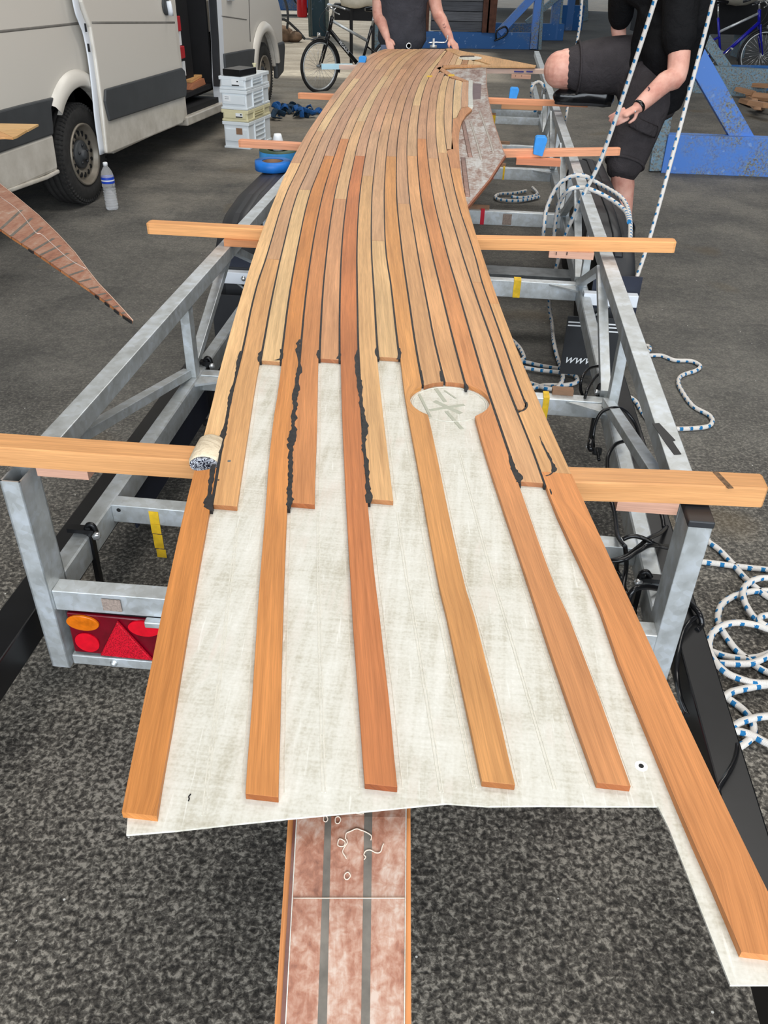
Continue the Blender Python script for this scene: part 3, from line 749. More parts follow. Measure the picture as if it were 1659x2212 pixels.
m_ = MB(); P = spline([PZ(*q, ZL1) for q in [(412, 1716), (408, 1721), (409, 1726), (407, 1731)]], 4); m_.loft([p + Vector((0, 0, .0005)) for p in P], .0009, 5); m_.build('pen_mark', 'dark', deck)
# old glue ridges on the bare sheet
gr = MB()
def ridge(k, ya, yb, off=0.0, w=.0016, h=.0007):
    v0, v1 = vy(xk(k, ya), ya), vy(xk(k, yb), yb); vs = vsamples(v0, v1)
    gr.strip([xy(seam(k, v) + off - w / 2, v) for v in vs], [xy(seam(k, v) + off + w / 2, v) for v in vs], ZL1, ZL1 + h, [(0, 0)] * len(vs), [(0, 0)] * len(vs))
for k, ya, yb in ((2, 1085, 1100), (5, 1084, 1100), (8, 1076, 1100)): pass
def ridge_t(k0, k1, t, ya, yb, w=.0016):
    """ridge running between two seams at fraction t"""
    v0, v1 = vy(xk(k0, ya), ya), vy(xk(k0, yb), yb); vs = vsamples(v0, v1); f = lambda v: seam(k0, v) * (1 - t) + seam(k1, v) * t
    gr.strip([xy(f(v) - w / 2, v) for v in vs], [xy(f(v) + w / 2, v) for v in vs], ZL1, ZL1 + .0007, [(0, 0)] * len(vs), [(0, 0)] * len(vs))
for t_ in (.5, .54): ridge_t(1, 3, t_, 1740, 1105); ridge_t(4, 6, t_, 1690, 1100); ridge_t(7, 9, t_, 1690, 1092)
for t_ in (.48, .52): ridge_t(10, 12, t_, 1685, 960)
for k, ya, yb, off in ((3, 1700, 790, -.004), (4, 1700, 1105, .004), (6, 1690, 790, -.004), (7, 1690, 1095, .005), (9, 1690, 785, -.004), (9, 1690, 785, -.009), (2, 1080, 795, .005), (5, 1075, 790, .005), (8, 1070, 785, .005), (10, 1690, 960, .004), (12, 1690, 1010, -.004), (13, 1690, 1060, .004)): ridge(k, ya, yb, off, .0012)
o = gr.build('glue_ridge', plain('pale_glue', srgb(214, 210, 198), .6, var=.12, scale=120), deck); o['kind'] = 'stuff'
# grey scraped cross in the round cut-out
sg = plain('scraped_filler', srgb(176, 176, 160), .7, var=.06, scale=80)
cross = MB()
for i_, (a_, b_, w_) in enumerate((((938, 866), (996, 893), .012), ((928, 886), (1003, 874), .01), ((937, 833), (962, 868), .009), ((964, 888), (998, 926), .008), ((960, 843), (985, 860), .004), ((905, 850), (930, 900), .006))):
    cross.beam(PZ(*a_, ZL1 + .0005 + i_ * .0002), PZ(*b_, ZL1 + .0005 + i_ * .0002), w_, .0009)
o = cross.build('scraped_mark', sg, deck); o['kind'] = 'stuff'
rim = MB(); rim.loft([(*xy(CC[0] + (CR - .006) * math.cos(a), CC[1] + (CR - .006) * math.sin(a)), ZL1 + .0006) for a in np.linspace(0, 2 * PI, 40, endpoint=False)], (.0022, .0008), 6, closed=True)
rim.build('filler_ring', plain('ring_filler', srgb(212, 210, 198), .7), deck)

# stripped second panel underneath
u2 = MB(); o2 = [(958,149),(1005,146.5),(1040,147),(1050.6,147.5),(1050.6,181),(1055,214),(1066,262),(1085,320),(1091.5,336),(1057.6,388),(1010,446),(985,440),(960,380),(950,300),(930,220),(935,160)]
OP = [PZ(*q, ZL0) for q in o2]
up2 = empty('stripped_deck_panel', TW(-.1, 5.5, .765)); tag(up2, 'stripped grey-brown deck panel showing from under the right side of the teak panel', 'deck panel')
u2.prism([p[:2] for p in OP], .7652, ZL0 - .0004); u2.build('laminate_sheet', 'under_grey', up2)
for i0 in (8, 9):
    b_ = MB(); b_.beam(OP[i0] + Vector((0, 0, -.0002)), OP[i0 + 1] + Vector((0, 0, -.0002)), .009, .012); b_.build('edge_strip', 'teak', up2, color=srgb(150, 92, 62))
b_ = MB()
for i0 in (3, 4, 5, 6, 7): b_.beam(OP[i0], OP[i0 + 1], .005, .008)
b_.build('edge_strip', 'teak', up2, color=srgb(178, 138, 118))
d_ = MB(); dd = [PZ(*q, ZL0) for q in [(1019, 180), (1040, 181), (1038, 214), (1020, 215)]]; d_.prism([p[:2] for p in dd], ZL0 - .0004, ZL0 + .0004); d_.build('stain_patch', plain('dark_resin_patch', srgb(112, 92, 92), .45, var=.15), up2)
for a_, b_ in (((1016, 262), (1040, 345)), ((1036, 240), (1066, 330))):
    s_ = MB(); s_.loft(spline([PZ(*a_, ZL0), PZ((a_[0] + b_[0]) / 2 + 1, (a_[1] + b_[1]) / 2, ZL0), PZ(*b_, ZL0)], 6), (.006, .0008), 6); s_.build('ridge', plain('pale_ridge', srgb(172, 162, 152), .5, var=.1), up2)
for i_, (a_, b_) in enumerate((((1000, 262), (1016, 340)), ((1000, 340), (1010, 425)))):
    s_ = MB(); s_.loft(spline([PZ(*a_, ZL0), PZ(*b_, ZL0)], 6), (.012, .001), 6); s_.build('brown_streak', plain('brown_streak', srgb(140, 110, 98), .5, var=.3, scale=50), up2)

def sheet(Lp, Rp, th):
    """thin solid between two 3-D polylines (top surface given)"""
    mb = MB(); n = len(Lp); dz = Vector((0, 0, th)); ln = [0]
    for i in range(1, n): ln.append(ln[-1] + (Vector(Lp[i]) - Vector(Lp[i-1])).length)
    b = mb.add(list(Lp) + list(Rp) + [Vector(p) - dz for p in Lp] + [Vector(p) - dz for p in Rp])
    w = (Vector(Rp[0]) - Vector(Lp[0])).length
    for i in range(n - 1):
        a, c = (ln[i], ln[i+1])
        mb.face((b+i, b+n+i, b+n+i+1, b+i+1), [(a,0),(a,w),(c,w),(c,0)])
        mb.face((b+2*n+i, b+2*n+i+1, b+3*n+i+1, b+3*n+i))
        mb.face((b+i, b+i+1, b+2*n+i+1, b+2*n+i), [(a,0),(c,0),(c,-th),(a,-th)]); mb.face((b+n+i, b+3*n+i, b+3*n+i+1, b+n+i+1), [(a,0),(a,-th),(c,-th),(c,0)])
    mb.face((b, b+2*n, b+3*n, b+n)); mb.face((b+n-1, b+2*n-1, b+4*n-1, b+3*n-1)); return mb

# ---- narrow strip panel jutting out below the near end
sp = empty('narrow_deck_strip', PZ(750, 1900, .66)); tag(sp, 'narrow upturned deck strip with two grey stripes poking out below the near end', 'deck panel')
YS = [(1500, .716), (1640, .712), (1765, .70), (1900, .672), (2050, .645), (2235, .615)]
def stx(xt, xb, x0): return [PZ(xt + (xb - xt) * (y - 1765) / 447, y, z) for y, z in YS]
sheet(stx(642, 617.7, 0), stx(878.6, 875, 0), .004).build('resin_sheet', 'under_red', sp)
for a, b, c, d in ((622, 592.5, 634, 606), (879, 875.5, 887, 888.6)):
    Lq, Rq = stx(a, b, 0), stx(c, d, 0)
    sheet([p - Vector((0, 0, .003)) for p in Lq], [p - Vector((0, 0, .003)) for p in Rq], .008).build('edge_plank', 'teak', sp, color=srgb(196, 128, 74))
dk = plain('dark_resin_edge', srgb(104, 62, 52), .35, var=.25, scale=60)
sheet([p + Vector((0, 0, .0004)) for p in stx(634, 606, 0)], [p + Vector((0, 0, .0004)) for p in stx(642, 617.7, 0)], .003).build('resin_edge', dk, sp)
for a, b, c, d in ((702, 686, 715.6, 706), (787, 780, 804, 799)):
    sheet([p + Vector((0, 0, .0006)) for p in stx(a, b, 0)], [p + Vector((0, 0, .0006)) for p in stx(c, d, 0)], .002).build('grey_stripe', 'under_stripe', sp)
Lq = stx(641, 617, 0); ed = MB(); ed.loft([p + Vector((0, 0, .0005)) for p in Lq], .0008, 5); ed.loft([p + Vector((0, 0, .0005)) for p in stx(877, 873.5, 0)], .0008, 5)
o = ed.build('resin_line', 'laminate', sp)
pw = plain('dried_glue', srgb(222, 204, 186), .5)
gl = MB()
def zs(y): return float(np.interp(y, [a for a, b in YS], [b for a, b in YS])) + .0012
for pts, cl in (([(746,1812),(748,1800),(758,1795),(770,1790),(780,1793),(790,1797),(802,1805),(801,1815)],0),([(748,1812),(750,1820),(744,1830),(740,1840),(746,1850),(748,1855)],0),([(786,1857),(790,1851),(786,1846),(790,1838),(800,1836),(812,1842),(822,1840),(826,1828),(829,1822)],0),
    ([(700,1762),(706,1764),(708,1770),(704,1775),(699,1772)],1),([(725,1766),(732,1764),(736,1770),(732,1778),(725,1777)],1),([(752,1757),(765,1756),(778,1758),(786,1757)],0),([(733,1812),(745,1818),(742,1828),(730,1826)],1),([(745,1888),(752,1884),(757,1892),(750,1900),(744,1896)],1)):
    gl.loft(spline([PZ(x, y, zs(y)) for x, y in pts], 4, closed=bool(cl)), .0009, 5, closed=bool(cl))
gl.loft([PZ(x, 1940, zs(1940)) for x in range(634, 880, 30)], .0007, 5)
gl.build('dried_glue', pw, sp)['kind'] = 'stuff'

# ---- battens and their pads
BT = .765
def batten(name, back, w, h, label, color, fcolor=None, ch=.003, group=None, tip=None):
    o = empty(name, TW(*TZ(*back[len(back) // 2], BT), BT - h)); tag(o, label, 'batten', group)
    pts = [PZ(x, y, BT) for x, y in back]; d = Vector((-_s * 1.0, -_c, 0)) * (w / 2)
    P = [p + d for p in pts]
    n = 0
    mb = MB(); prof = [(-w/2, -ch), (-w/2 + ch, 0), (w/2 - ch, 0), (w/2, -ch), (w/2, -h), (-w/2, -h)]
    k = len(prof); sd = Vector((-_s, -_c, 0)); per = [0]
    for i in range(k): per.append(per[-1] + math.dist(prof[i], prof[(i+1) % k]))
    ln = 0; b = 0; idx = []
    for i, p in enumerate(P):
        if i: ln += (p - P[i-1]).length
        sc = .82 if i in (0, len(P) - 1) else 1
        idx.append((mb.add([p + sd * a * sc + Vector((0, 0, c if c < -ch * 1.1 else c - (1 - sc) * h * .2)) for a, c in prof]), ln))
    for i in range(len(P) - 1):
        (b0, l0), (b1, l1) = idx[i], idx[i+1]
        for j in range(k):
            m = (j + 1) % k
            mb.face((b0 + j, b0 + m, b1 + m, b1 + j), [(l0, per[j]), (l0, per[j+1]), (l1, per[j+1]), (l1, per[j])])
    mb.face([idx[0][0] + k - 1 - j for j in range(k)], [(0, j * .01) for j in range(k)]); mb.face([idx[-1][0] + j for j in range(k)], [(0, j * .01) for j in range(k)])
    mb.build('bar', 'batten', o, color=color)
    o['w'] = w; return o, P
def endtrim(l):     # short inset pieces at both ends make the chamfer
    a, b = l[0], l[1]; c, d = l[-2], l[-1]
    return [a, (a[0] + 5, a[1] + (b[1]-a[1]) * 5 / max(1, (b[0]-a[0])))] + list(l[1:-1]) + [(d[0] - 5, d[1] - (d[1]-c[1]) * 5 / max(1, (d[0]-c[0]))), d]
b1, B1 = batten('wooden_batten', endtrim([(-4, 934), (200, 948), (434, 963), (830, 995), (1225, 1007), (1440, 1013), (1645, 1022)]), .060, .045, 'thick pale wooden batten nearest the camera, resting by the trailer posts', srgb(214, 156, 102))
b2, B2 = batten('wooden_batten', endtrim([(325, 474), (570, 487), (800, 500), (1028, 507), (1457, 514)]), .050, .040, 'second wooden batten from the camera, reddish grain at its right end', srgb(228, 164, 106))
b3, B3 = batten('wooden_batten', endtrim([(519, 299), (645, 306), (800, 318), (1090, 321), (1339, 317)]), .045, .036, 'orange-pink wooden batten ending in front of the stacked boxes, blue foam on it', srgb(230, 160, 122))
b4, B4 = batten('wooden_batten', endtrim([(646, 199), (720, 202), (860, 208), (1060, 210), (1270, 217.5)]), .045, .036, 'wooden batten the black-shirted man rests his shoe on', srgb(226, 152, 108))
b5, B5 = batten('wooden_batten', endtrim([(695, 136.5), (786, 140), (900, 146), (1040, 147), (1176, 148)]), .045, .036, 'pale pinkish batten farthest from the camera, pale blue at its left end', srgb(222, 192, 176))
def wrap_on(batt, x0, x1, y, mat_, h, name, w, t=.0015, lbl=None):
    a, b = PZ(x0, y, BT + t), PZ(x1, y, BT + t); d = Vector((-_s, -_c, 0)) * (w / 2)
    mb = MB(); mb.beam(a + d, b + d, w + 2 * t, h + 2 * t); o = mb.build(name, mat_, batt); 
    if lbl: o['label'] = lbl
    return o
wrap_on(b5, 695, 762, 137.5, 'paleblue', .036, 'tape_wrap', .045, lbl='pale blue tape around the batten end')
for x0, x1 in ((1112, 1130), (1138, 1150)):
    a, b = PZ(x0, 157, .74), PZ(x1, 157, .74)
    p0 = PZ((x0 + x1) / 2, 149, BT); f = p0 + Vector((-_s, -_c, 0)) * .0462; 
    mb = MB(); mb.box((PZ(x0, 150, BT) + PZ(x1, 150, BT)) / 2 + Vector((-_s, -_c, 0)) * .045 + Vector((0, 0, -.012)), (abs(x1 - x0) * .0045, .002, .012), -YAW); mb.build('ink_mark', plain('blue_ink_mark', srgb(60, 62, 128)), b5)
# dark pencil mark near the right end of the nearest batten
mk = MB(); q0 = PZ(1545, 1019, BT + .0006); mk.beam(q0, q0 + Vector((.012, -.062, 0)), .012, .0008); mk.build('stain', plain('dark_stain', srgb(112, 86, 62), .8, var=.5, scale=120), b1)
def pad(x0, x1, y, Yback, z1, z0, dpt, label, notch=0, col=srgb(214, 166, 142)):
    """spacer block between a rail and a batten; y is the batten's lower front edge in the view"""
    a, b = PZ(x0, y, z1), PZ(x1, y, z1); c = (a + b) / 2; L = (b - a).length
    o = empty('spacer_block', (c.x, c.y, z0)); tag(o, label, 'block', 'spacer blocks between battens and rails')
    mb = MB(); mb.box(c + Vector((_s, _c, 0)) * (dpt / 2 - .002) + Vector((0, 0, (z0 - z1) / 2)), (L, dpt, z1 - z0), -YAW); mb.build('block', 'batten', o, color=col)
    for i in range(notch):
        t = (i + .6) / (notch + .05); p = a.lerp(b, t) - Vector((_s, _c, 0)) * .0028
        m2 = MB(); m2.box(p + Vector((0, 0, -(z1 - z0) * .22)), (.0028, .003, (z1 - z0) * .44), -YAW); m2.build('saw_cut', 'dark', o)
    return o
zt = BT - .045
pad(72, 190, 1004, 0, .72, .688, .03, 'pinkish spacer block under the nearest batten, beside the open-topped post')
pad(1338, 1466, 1079, 0, .72, .688, .03, 'pinkish spacer block under the nearest batten, beside the capped post')
pad(482, 558, 519, 0, .725, .70, .045, 'wood spacer block under the second batten on the left rail', col=srgb(200, 134, 88))
pad(1188, 1282, 544, 0, .725, .70, .045, 'spacer block with four saw cuts under the second batten', 4)
pad(1117, 1210, 345, 0, .729, .70, .06, 'orange spacer block under the batten with blue foam, right side', col=srgb(222, 142, 104))
pad(1085, 1170, 227, 0, .729, .70, .06, 'brown spacer block under the batten with the man\'s shoe', col=srgb(190, 136, 94))
pad(1106, 1146, 162, 0, .729, .70, .05, 'small spacer block with saw cuts under the farthest batten', 3)
# blue foam
def foam(x, y, s, label, batt):
    p = PZ(x, y, BT) + Vector((-_s, -_c, 0)) * .02
    mb = MB(); r = s / 2
    prof = [(-r, 0), (-r * .9, s * .9), (-r * .6, s), (r * .7, s), (r * 1.05, s * .8), (r * .8, s * .25), (r * .7, 0), (r * .55, -.03), (-r * 1.0, -.02)]
    b = mb.add([p + Vector((a * _c, -a * _s, c)) + Vector((-_s, -_c, 0)) * .034 for a, c in prof] + [p + Vector((a * _c, -a * _s, max(c, .0))) + Vector((_s, _c, 0)) * .03 for a, c in prof]); n = len(prof)
    mb.face([b + n - 1 - i for i in range(n)]); mb.face([b + n + i for i in range(n)])
    for i in range(n): j = (i + 1) % n; mb.face((b + i, b + j, b + n + j, b + n + i), None, False)
    o = mb.build('blue_foam', 'blue_foam', bevel=.004); tag(o, label, 'foam', 'blue foam pads on the battens')
foam(1165, 321, .065, 'bright blue foam pad on the batten in front of the striding rope', b3)
foam(1109, 210, .065, 'bright blue foam pad beside the man\'s shoe', b4)
foam(784, 139, .065, 'blue foam pad on the left of the farthest batten, beside the bicycle', b5)

# ================================================================== trailer
tr = empty('flatbed_trailer', TW(-.2165, 1.4, 0)); tag(tr, 'galvanised steel trailer frame carrying the teak deck panel', 'trailer')
UL0, UL1, UR0, UR1 = -.951, -.911, .476, .516
UM = (UL0 + UR1) / 2
V0 = 1.39
def tb(name, p0, p1, w, h, mt='galv', up=(0, 0, 1), ch=0, label=None, bev=.002):
    mb = MB(); mb.beam(TW(*p0), TW(*p1), w, h, up=(Vector((up[0] * _c + up[1] * _s, -up[0] * _s + up[1] * _c, up[2]))), ch=ch); o = mb.build(name, mt, tr, bevel=bev)
    if label: o['label'] = label
    return o
wW = .045
mir = lambda u: 2 * UM - u
nodes = [2.56, 3.72, 4.88, 6.04, 7.2, 8.3]
VE = 10.3
for sgn in (0, 1):
    m_ = (lambda u: u) if sgn == 0 else mir
    uc = m_(UL0 + .0225)
    # post
    post = MB(); h0, h1 = .158, .70
    vpc = 1.409 if sgn == 0 else 1.452
    if sgn == 0:      # open tube: four walls
        for du, dv, sx, sy in ((-.0205, 0, .004, .08), (.0205, 0, .004, .08), (0, -.038, .045, .004), (0, .038, .045, .004)):
            c = TW(uc + du, vpc + dv, (h0 + h1) / 2); post.box(c, (sx, sy, h1 - h0), -YAW)
        post.build('post', 'galv', tr)
    else:
        post.box(TW(uc, vpc, (h0 + h1) / 2), (.048, .085, h1 - h0), -YAW); post.build('post', 'galv', tr, bevel=.002)
        cap = MB(); cap.box(TW(uc, vpc, .705), (.052, .089, .016), -YAW); cap.build('post_cap', 'plastic', tr, bevel=.003)['label'] = 'black plastic end cap'
    tb('upper_rail', (uc, V0 + .10, .70), (uc, VE, .70), .05, .05)
    tb('lower_rail', (uc, V0 + .05, .40), (uc, VE, .40), .045, .075, ch=.004)
    for i, v in enumerate(nodes):
        tb('upright', (uc, v, .652), (uc, v, .40), .032, .045, up=(0, 1, 0))
        vm_ = v - .95 if i == 0 else (nodes[i-1] + .05); 
        tb('diagonal', (uc, v - .03, .41), (uc, (V0 + .16) if i == 0 else v - .58, .655), .028, .034, up=(1, 0, 0), mt='galv')
        if i < 5: tb('diagonal', (uc, v + .03, .41), (uc, v + .58, .655), .028, .034, up=(1, 0, 0), mt='galv')
cross_v = [(V0 + .004, .40, .058), (1.73, .40, .055), (2.54, .40, .06), (3.70, .40, .075), (4.86, .40, .075), (5.98, .40, .075), (6.75, .40, .07), (8.0, .40, .06), (8.35, .40, .06)]
for i, (v, z, h) in enumerate(cross_v):
    tb('crossbar', (UL0 + .045, v + (.025 if i else .004), z), (mir(UL0 + .045), v + (.025 if i else .040), z), .045, h)
    if i in (2, 3, 5):
        for sg in (0, 1):
            q = MB(); m_ = (lambda u: u) if sg == 0 else mir
            pl = [m_(UL0 + .04), m_(UL0 + .17)]
            q.prism([xy(pl[0], v), xy(pl[1], v), xy(pl[0], v - .07)], z - .012, z - .004); q.build('gusset', 'galv', tr)
tb('crossbar', (UL0 + .04, 4.04, .33), (mir(UL0 + .04), 4.04, .33), .07, .09, 'galv_dark')
# tail: lamp bracket, lamps, clamp
vf = V0 - .006
def TYp(x, y): return PY(x, y, PZ(0, 1039, .70)[1] - .002)
pa, pb = TYp(152, 1412), TYp(332, 1432)
d = TW(0, 0); 
br = MB(); ub0, ub1 = WT(pa)[0], WT(pb)[0] + .12
zbr = .198
br.beam(TW(ub0, 1.402, zbr), TW(ub1, 1.408, zbr), .055, .03); br.build('lamp_bracket', 'galv', tr, bevel=.003)
br = MB(); br.beam(TW(mir(ub0), V0 + .03, zbr), TW(mir(ub1), V0 + .03, zbr), .055, .03); br.build('lamp_bracket', 'galv', tr, bevel=.003)
bl = MB(); bl.lathe([(.010, 0), (.010, .003), (.006, .003), (.006, .010), (.0, .010)], TW(ub0 + .105, 1.377, zbr - .014), axis=TW(0, -1), n=10); bl.build('bolt', 'galv', tr)
def lamp(m_):
    V0 = 1.377 if m_(0.0) == 0.0 else 1.412
    L = empty('tail_light', TW(m_(UL0 + .19), V0 + .02, .2)); L.parent = tr; L.location = Vector(L.location) - WL[tr.name]; WL[L.name] = TW(m_(UL0 + .19), V0 + .02, .2)
    L['label'] = 'red tail light with amber lens and triangle reflector'
    u0, u1 = UL0 + .062, UL0 + .30; z0, z1 = .206, .333
    def pl(pts, d0, d1, name, mt, **k):
        mb = MB(); n = len(pts); b = mb.add([TW(m_(u), V0 + .012 - d1, z) for u, z in pts] + [TW(m_(u), V0 + .012 - d0, z) for u, z in pts])
        mb.face([b + i for i in range(n)]); mb.face([b + 2 * n - 1 - i for i in range(n)])
        for i in range(n): j = (i + 1) % n; mb.face((b + i, b + n + i, b + n + j, b + j))
        return mb.build(name, mt, L, **k)
    pl([(u0 - .004, z0 - .004), (u1 + .004, z0 - .004), (u1 + .004, z1 + .003), (u0 - .004, z1 + .003)], -.045, 0, 'housing', 'plastic')
    pl([(u0, z0), (u1, z0), (u1, z1), (u0 + .004, z1)], 0, .011, 'red_lens', MAT['reflector2'], bevel=.003)
    ell = lambda cu, cz, a, b_: [(cu + a * math.cos(t), cz + b_ * math.sin(t)) for t in np.linspace(0, 2 * PI, 24, endpoint=False)]
    pl(ell(u0 + .042, z1 - .024, .04, .023), .011, .018, 'amber_lens', MAT['amber2'], bevel=.002)
    pl(ell(u0 + .040, z0 + .038, .030, .030), .0112, .014, 'brake_lens', MAT['red_bright'])
    pl(ell(u1 - .048, z1 - .025, .038, .024), .0112, .015, 'brake_lens', MAT['red_bright'])
    pl([(u0 + .068, z0 + .004), (u0 + .200, z0 + .004), (u0 + .130, z1 - .006)], .0112, .020, 'triangle_reflector', 'reflector', bevel=.003)
MAT['reflector2'] = plain('dark_red_lens', srgb(100, 3, 22), .12, var=.2, scale=30, spec=.7)
MAT['amber2'] = plain('amber_lens_glossy', srgb(204, 104, 12), .12, var=.25, scale=50, spec=.7)
MAT['red_bright'] = plain('bright_red_lens', srgb(206, 10, 34), .12, var=.15, scale=50, spec=.7)
lamp(lambda u: u); lamp(mir)
mb = MB(); mb.beam(TW(UL0 + .262, V0 - .020, .343), TW(UL0 + .32, V0 - .018, .343), .02, .018); mb.build('clip', 'galv', tr, bevel=.003)
# rust smudges on the rear crossbar
rm = plain('tape_residue', srgb(150, 134, 124), .9, var=.3, scale=200)
for (u, v, z, a, b_) in ((UL0 + .185, 1.3755, .372, .045, .035), (.2, 3.702, .36, .05, .06), (.17, 4.86, .36, .05, .06)):
    mb = MB(); mb.box(TW(u, v if v < 2 else v + .0015, z), (a, .001, b_), -YAW); mb.build('tape_residue', rm, tr)
# yellow straps and coloured tape
ys = MB(); P = [TYp(0, 0)]
yv = 1.73; c0 = TW(UL0 + .215, yv, .40)
hang = [TW(-.790, yv + .0015, .390), TW(-.790, yv + .0005, .350), TW(-.788, yv - .003, .320), TW(-.783, yv - .010, .275), TW(-.776, yv - .016, .250)]
for i in range(len(hang) - 1):
    a, b = hang[i], hang[i + 1]; w_ = TW(.013, 0)
    ys.box((a + b) / 2, (.026, .0015, (b - a).length) if abs(a.z - b.z) > .01 else (.026, (b - a).length, .0015), -YAW)
ys.build('strap', 'yellow', tr)['label'] = 'yellow strap hanging from the crossbar'
for (u, v, mt, w_) in ((.205, 3.70, 'yellow', .032), (.03, 4.86, 'redtape', .022), (.075, 5.98, 'redtape', .028), (.155, 5.98, 'yellow', .012), (.07, 8.0, 'yellow', .04), (-.01, 6.75, 'yellow', .04), (.37, 2.54, 'yellow', .02)):
    if u == .37: u = .28
    mb = MB(); mb.box(TW(u, v + .025, .365), (w_, .050, .079), -YAW); mb.build('tape_band', mt, tr)
for (u, v, l) in ((-.02, 4.86, .17), (.11, 5.98, .11), (.09, 6.75, .22), (.02, 8.0, .14), (.335, 2.54, .07)):
    mb = MB(); mb.box(TW(u, v + .052, .409), (l, .03, .018), -YAW); mb.build('packing_strip', 'brown', tr)
# bolt holes
hm = MB()
def hole(c, ax, r=.006): hm.lathe([(r, 0), (r, .0008)], c, axis=ax, n=8)
for (v, sgnu) in ((1.73, UL0 + .065), (2.54, mir(UL0) - .075), (3.70, mir(UL0) - .075), (4.86, mir(UL0) - .075), (5.98, mir(UL0) - .075)): hole(TW(sgnu, v + .0022, .385), TW(0, -1))
for sg in (0, 1):
    for v in nodes[:3]: hole(TW((UL0 + .027) if sg == 0 else mir(UL0 + .027), v - .0232, .415), TW(0, -1), .005)
hm.build('bolt_hole', 'dark', tr)
# black tape on the right rail
mb = MB()
tp = [PZ(*q, .7008) for q in [(1409, 915), (1424, 914), (1459, 951), (1453, 953), (1472, 981), (1456, 982), (1434, 952)]]
mb.prism([p[:2] for p in tp], .7003, .7012); mb.build('tape_patch', 'blackmetal', tr)['label'] = 'black tape across the rail'
# black beams beside the lower rails
for sg in (0, 1):
    u = UL0 - .075 if sg == 0 else mir(UL0) + .068
    sk = 0 if sg == 0 else .0
    a, b = (u + (0 if sg == 0 else .02), .2 if sg else .55, .30), (u - (.01 if sg else 0), 3.0, .30)
    tb('extension_beam', a, b, .085 if sg == 0 else .072, .09, 'blackmetal', label='black steel beam clamped outside the lower rail', bev=.004)
for sg, v in ((0, 1.60), (0, 2.62), (1, 1.60), (1, 2.62)):
    m_ = (lambda u: u) if sg == 0 else mir
    mb = MB(); uu = m_(UL0 + .052)
    mb.beam(TW(uu, v, .425), TW(uu, v - .01, .19), .018, .012, up=TW(1, 0)); mb.beam(TW(m_(UL0 + .06), v, .418), TW(m_(UL0 - .01), v, .418), .022, .012)
    mb.loft(spline([TW(m_(UL0 + .03), v, .402), TW(m_(UL0 + .045), v, .428), TW(m_(UL0 + .058), v, .425), TW(m_(UL0 + .062), v, .40)], 4), .007, 7)
    mb.build('clamp', 'blackmetal', tr)
    mb = MB(); mb.lathe([(.011, 0), (.011, .010), (0, .010)], TW(m_(UL0 + .066), v - .008, .405), axis=TW(.3, -1), n=6); mb.lathe([(.010, 0), (.010, .010), (0, .010)], TW(m_(UL0 + .066), v - .02, .20), axis=TW(.3, -1), n=6); mb.build('clamp_nut', 'chrome', tr)
    mb = MB(); mb.lathe([(.014, 0), (.016, .02), (.012, .03), (0, .03)], TW(m_(UL0 + .01), v, .17), axis=TW(1 if sg == 0 else -1, 0), n=10); mb.build('clamp_knob', 'plastic', tr)
# blue side board seen between beam and lower rail on the left
tb('side_board', (UL0 + .025, 1.9, .322), (UL0 + .025, 4.2, .322), .008, .12, 'navy', label='navy board hanging under the left lower rail')
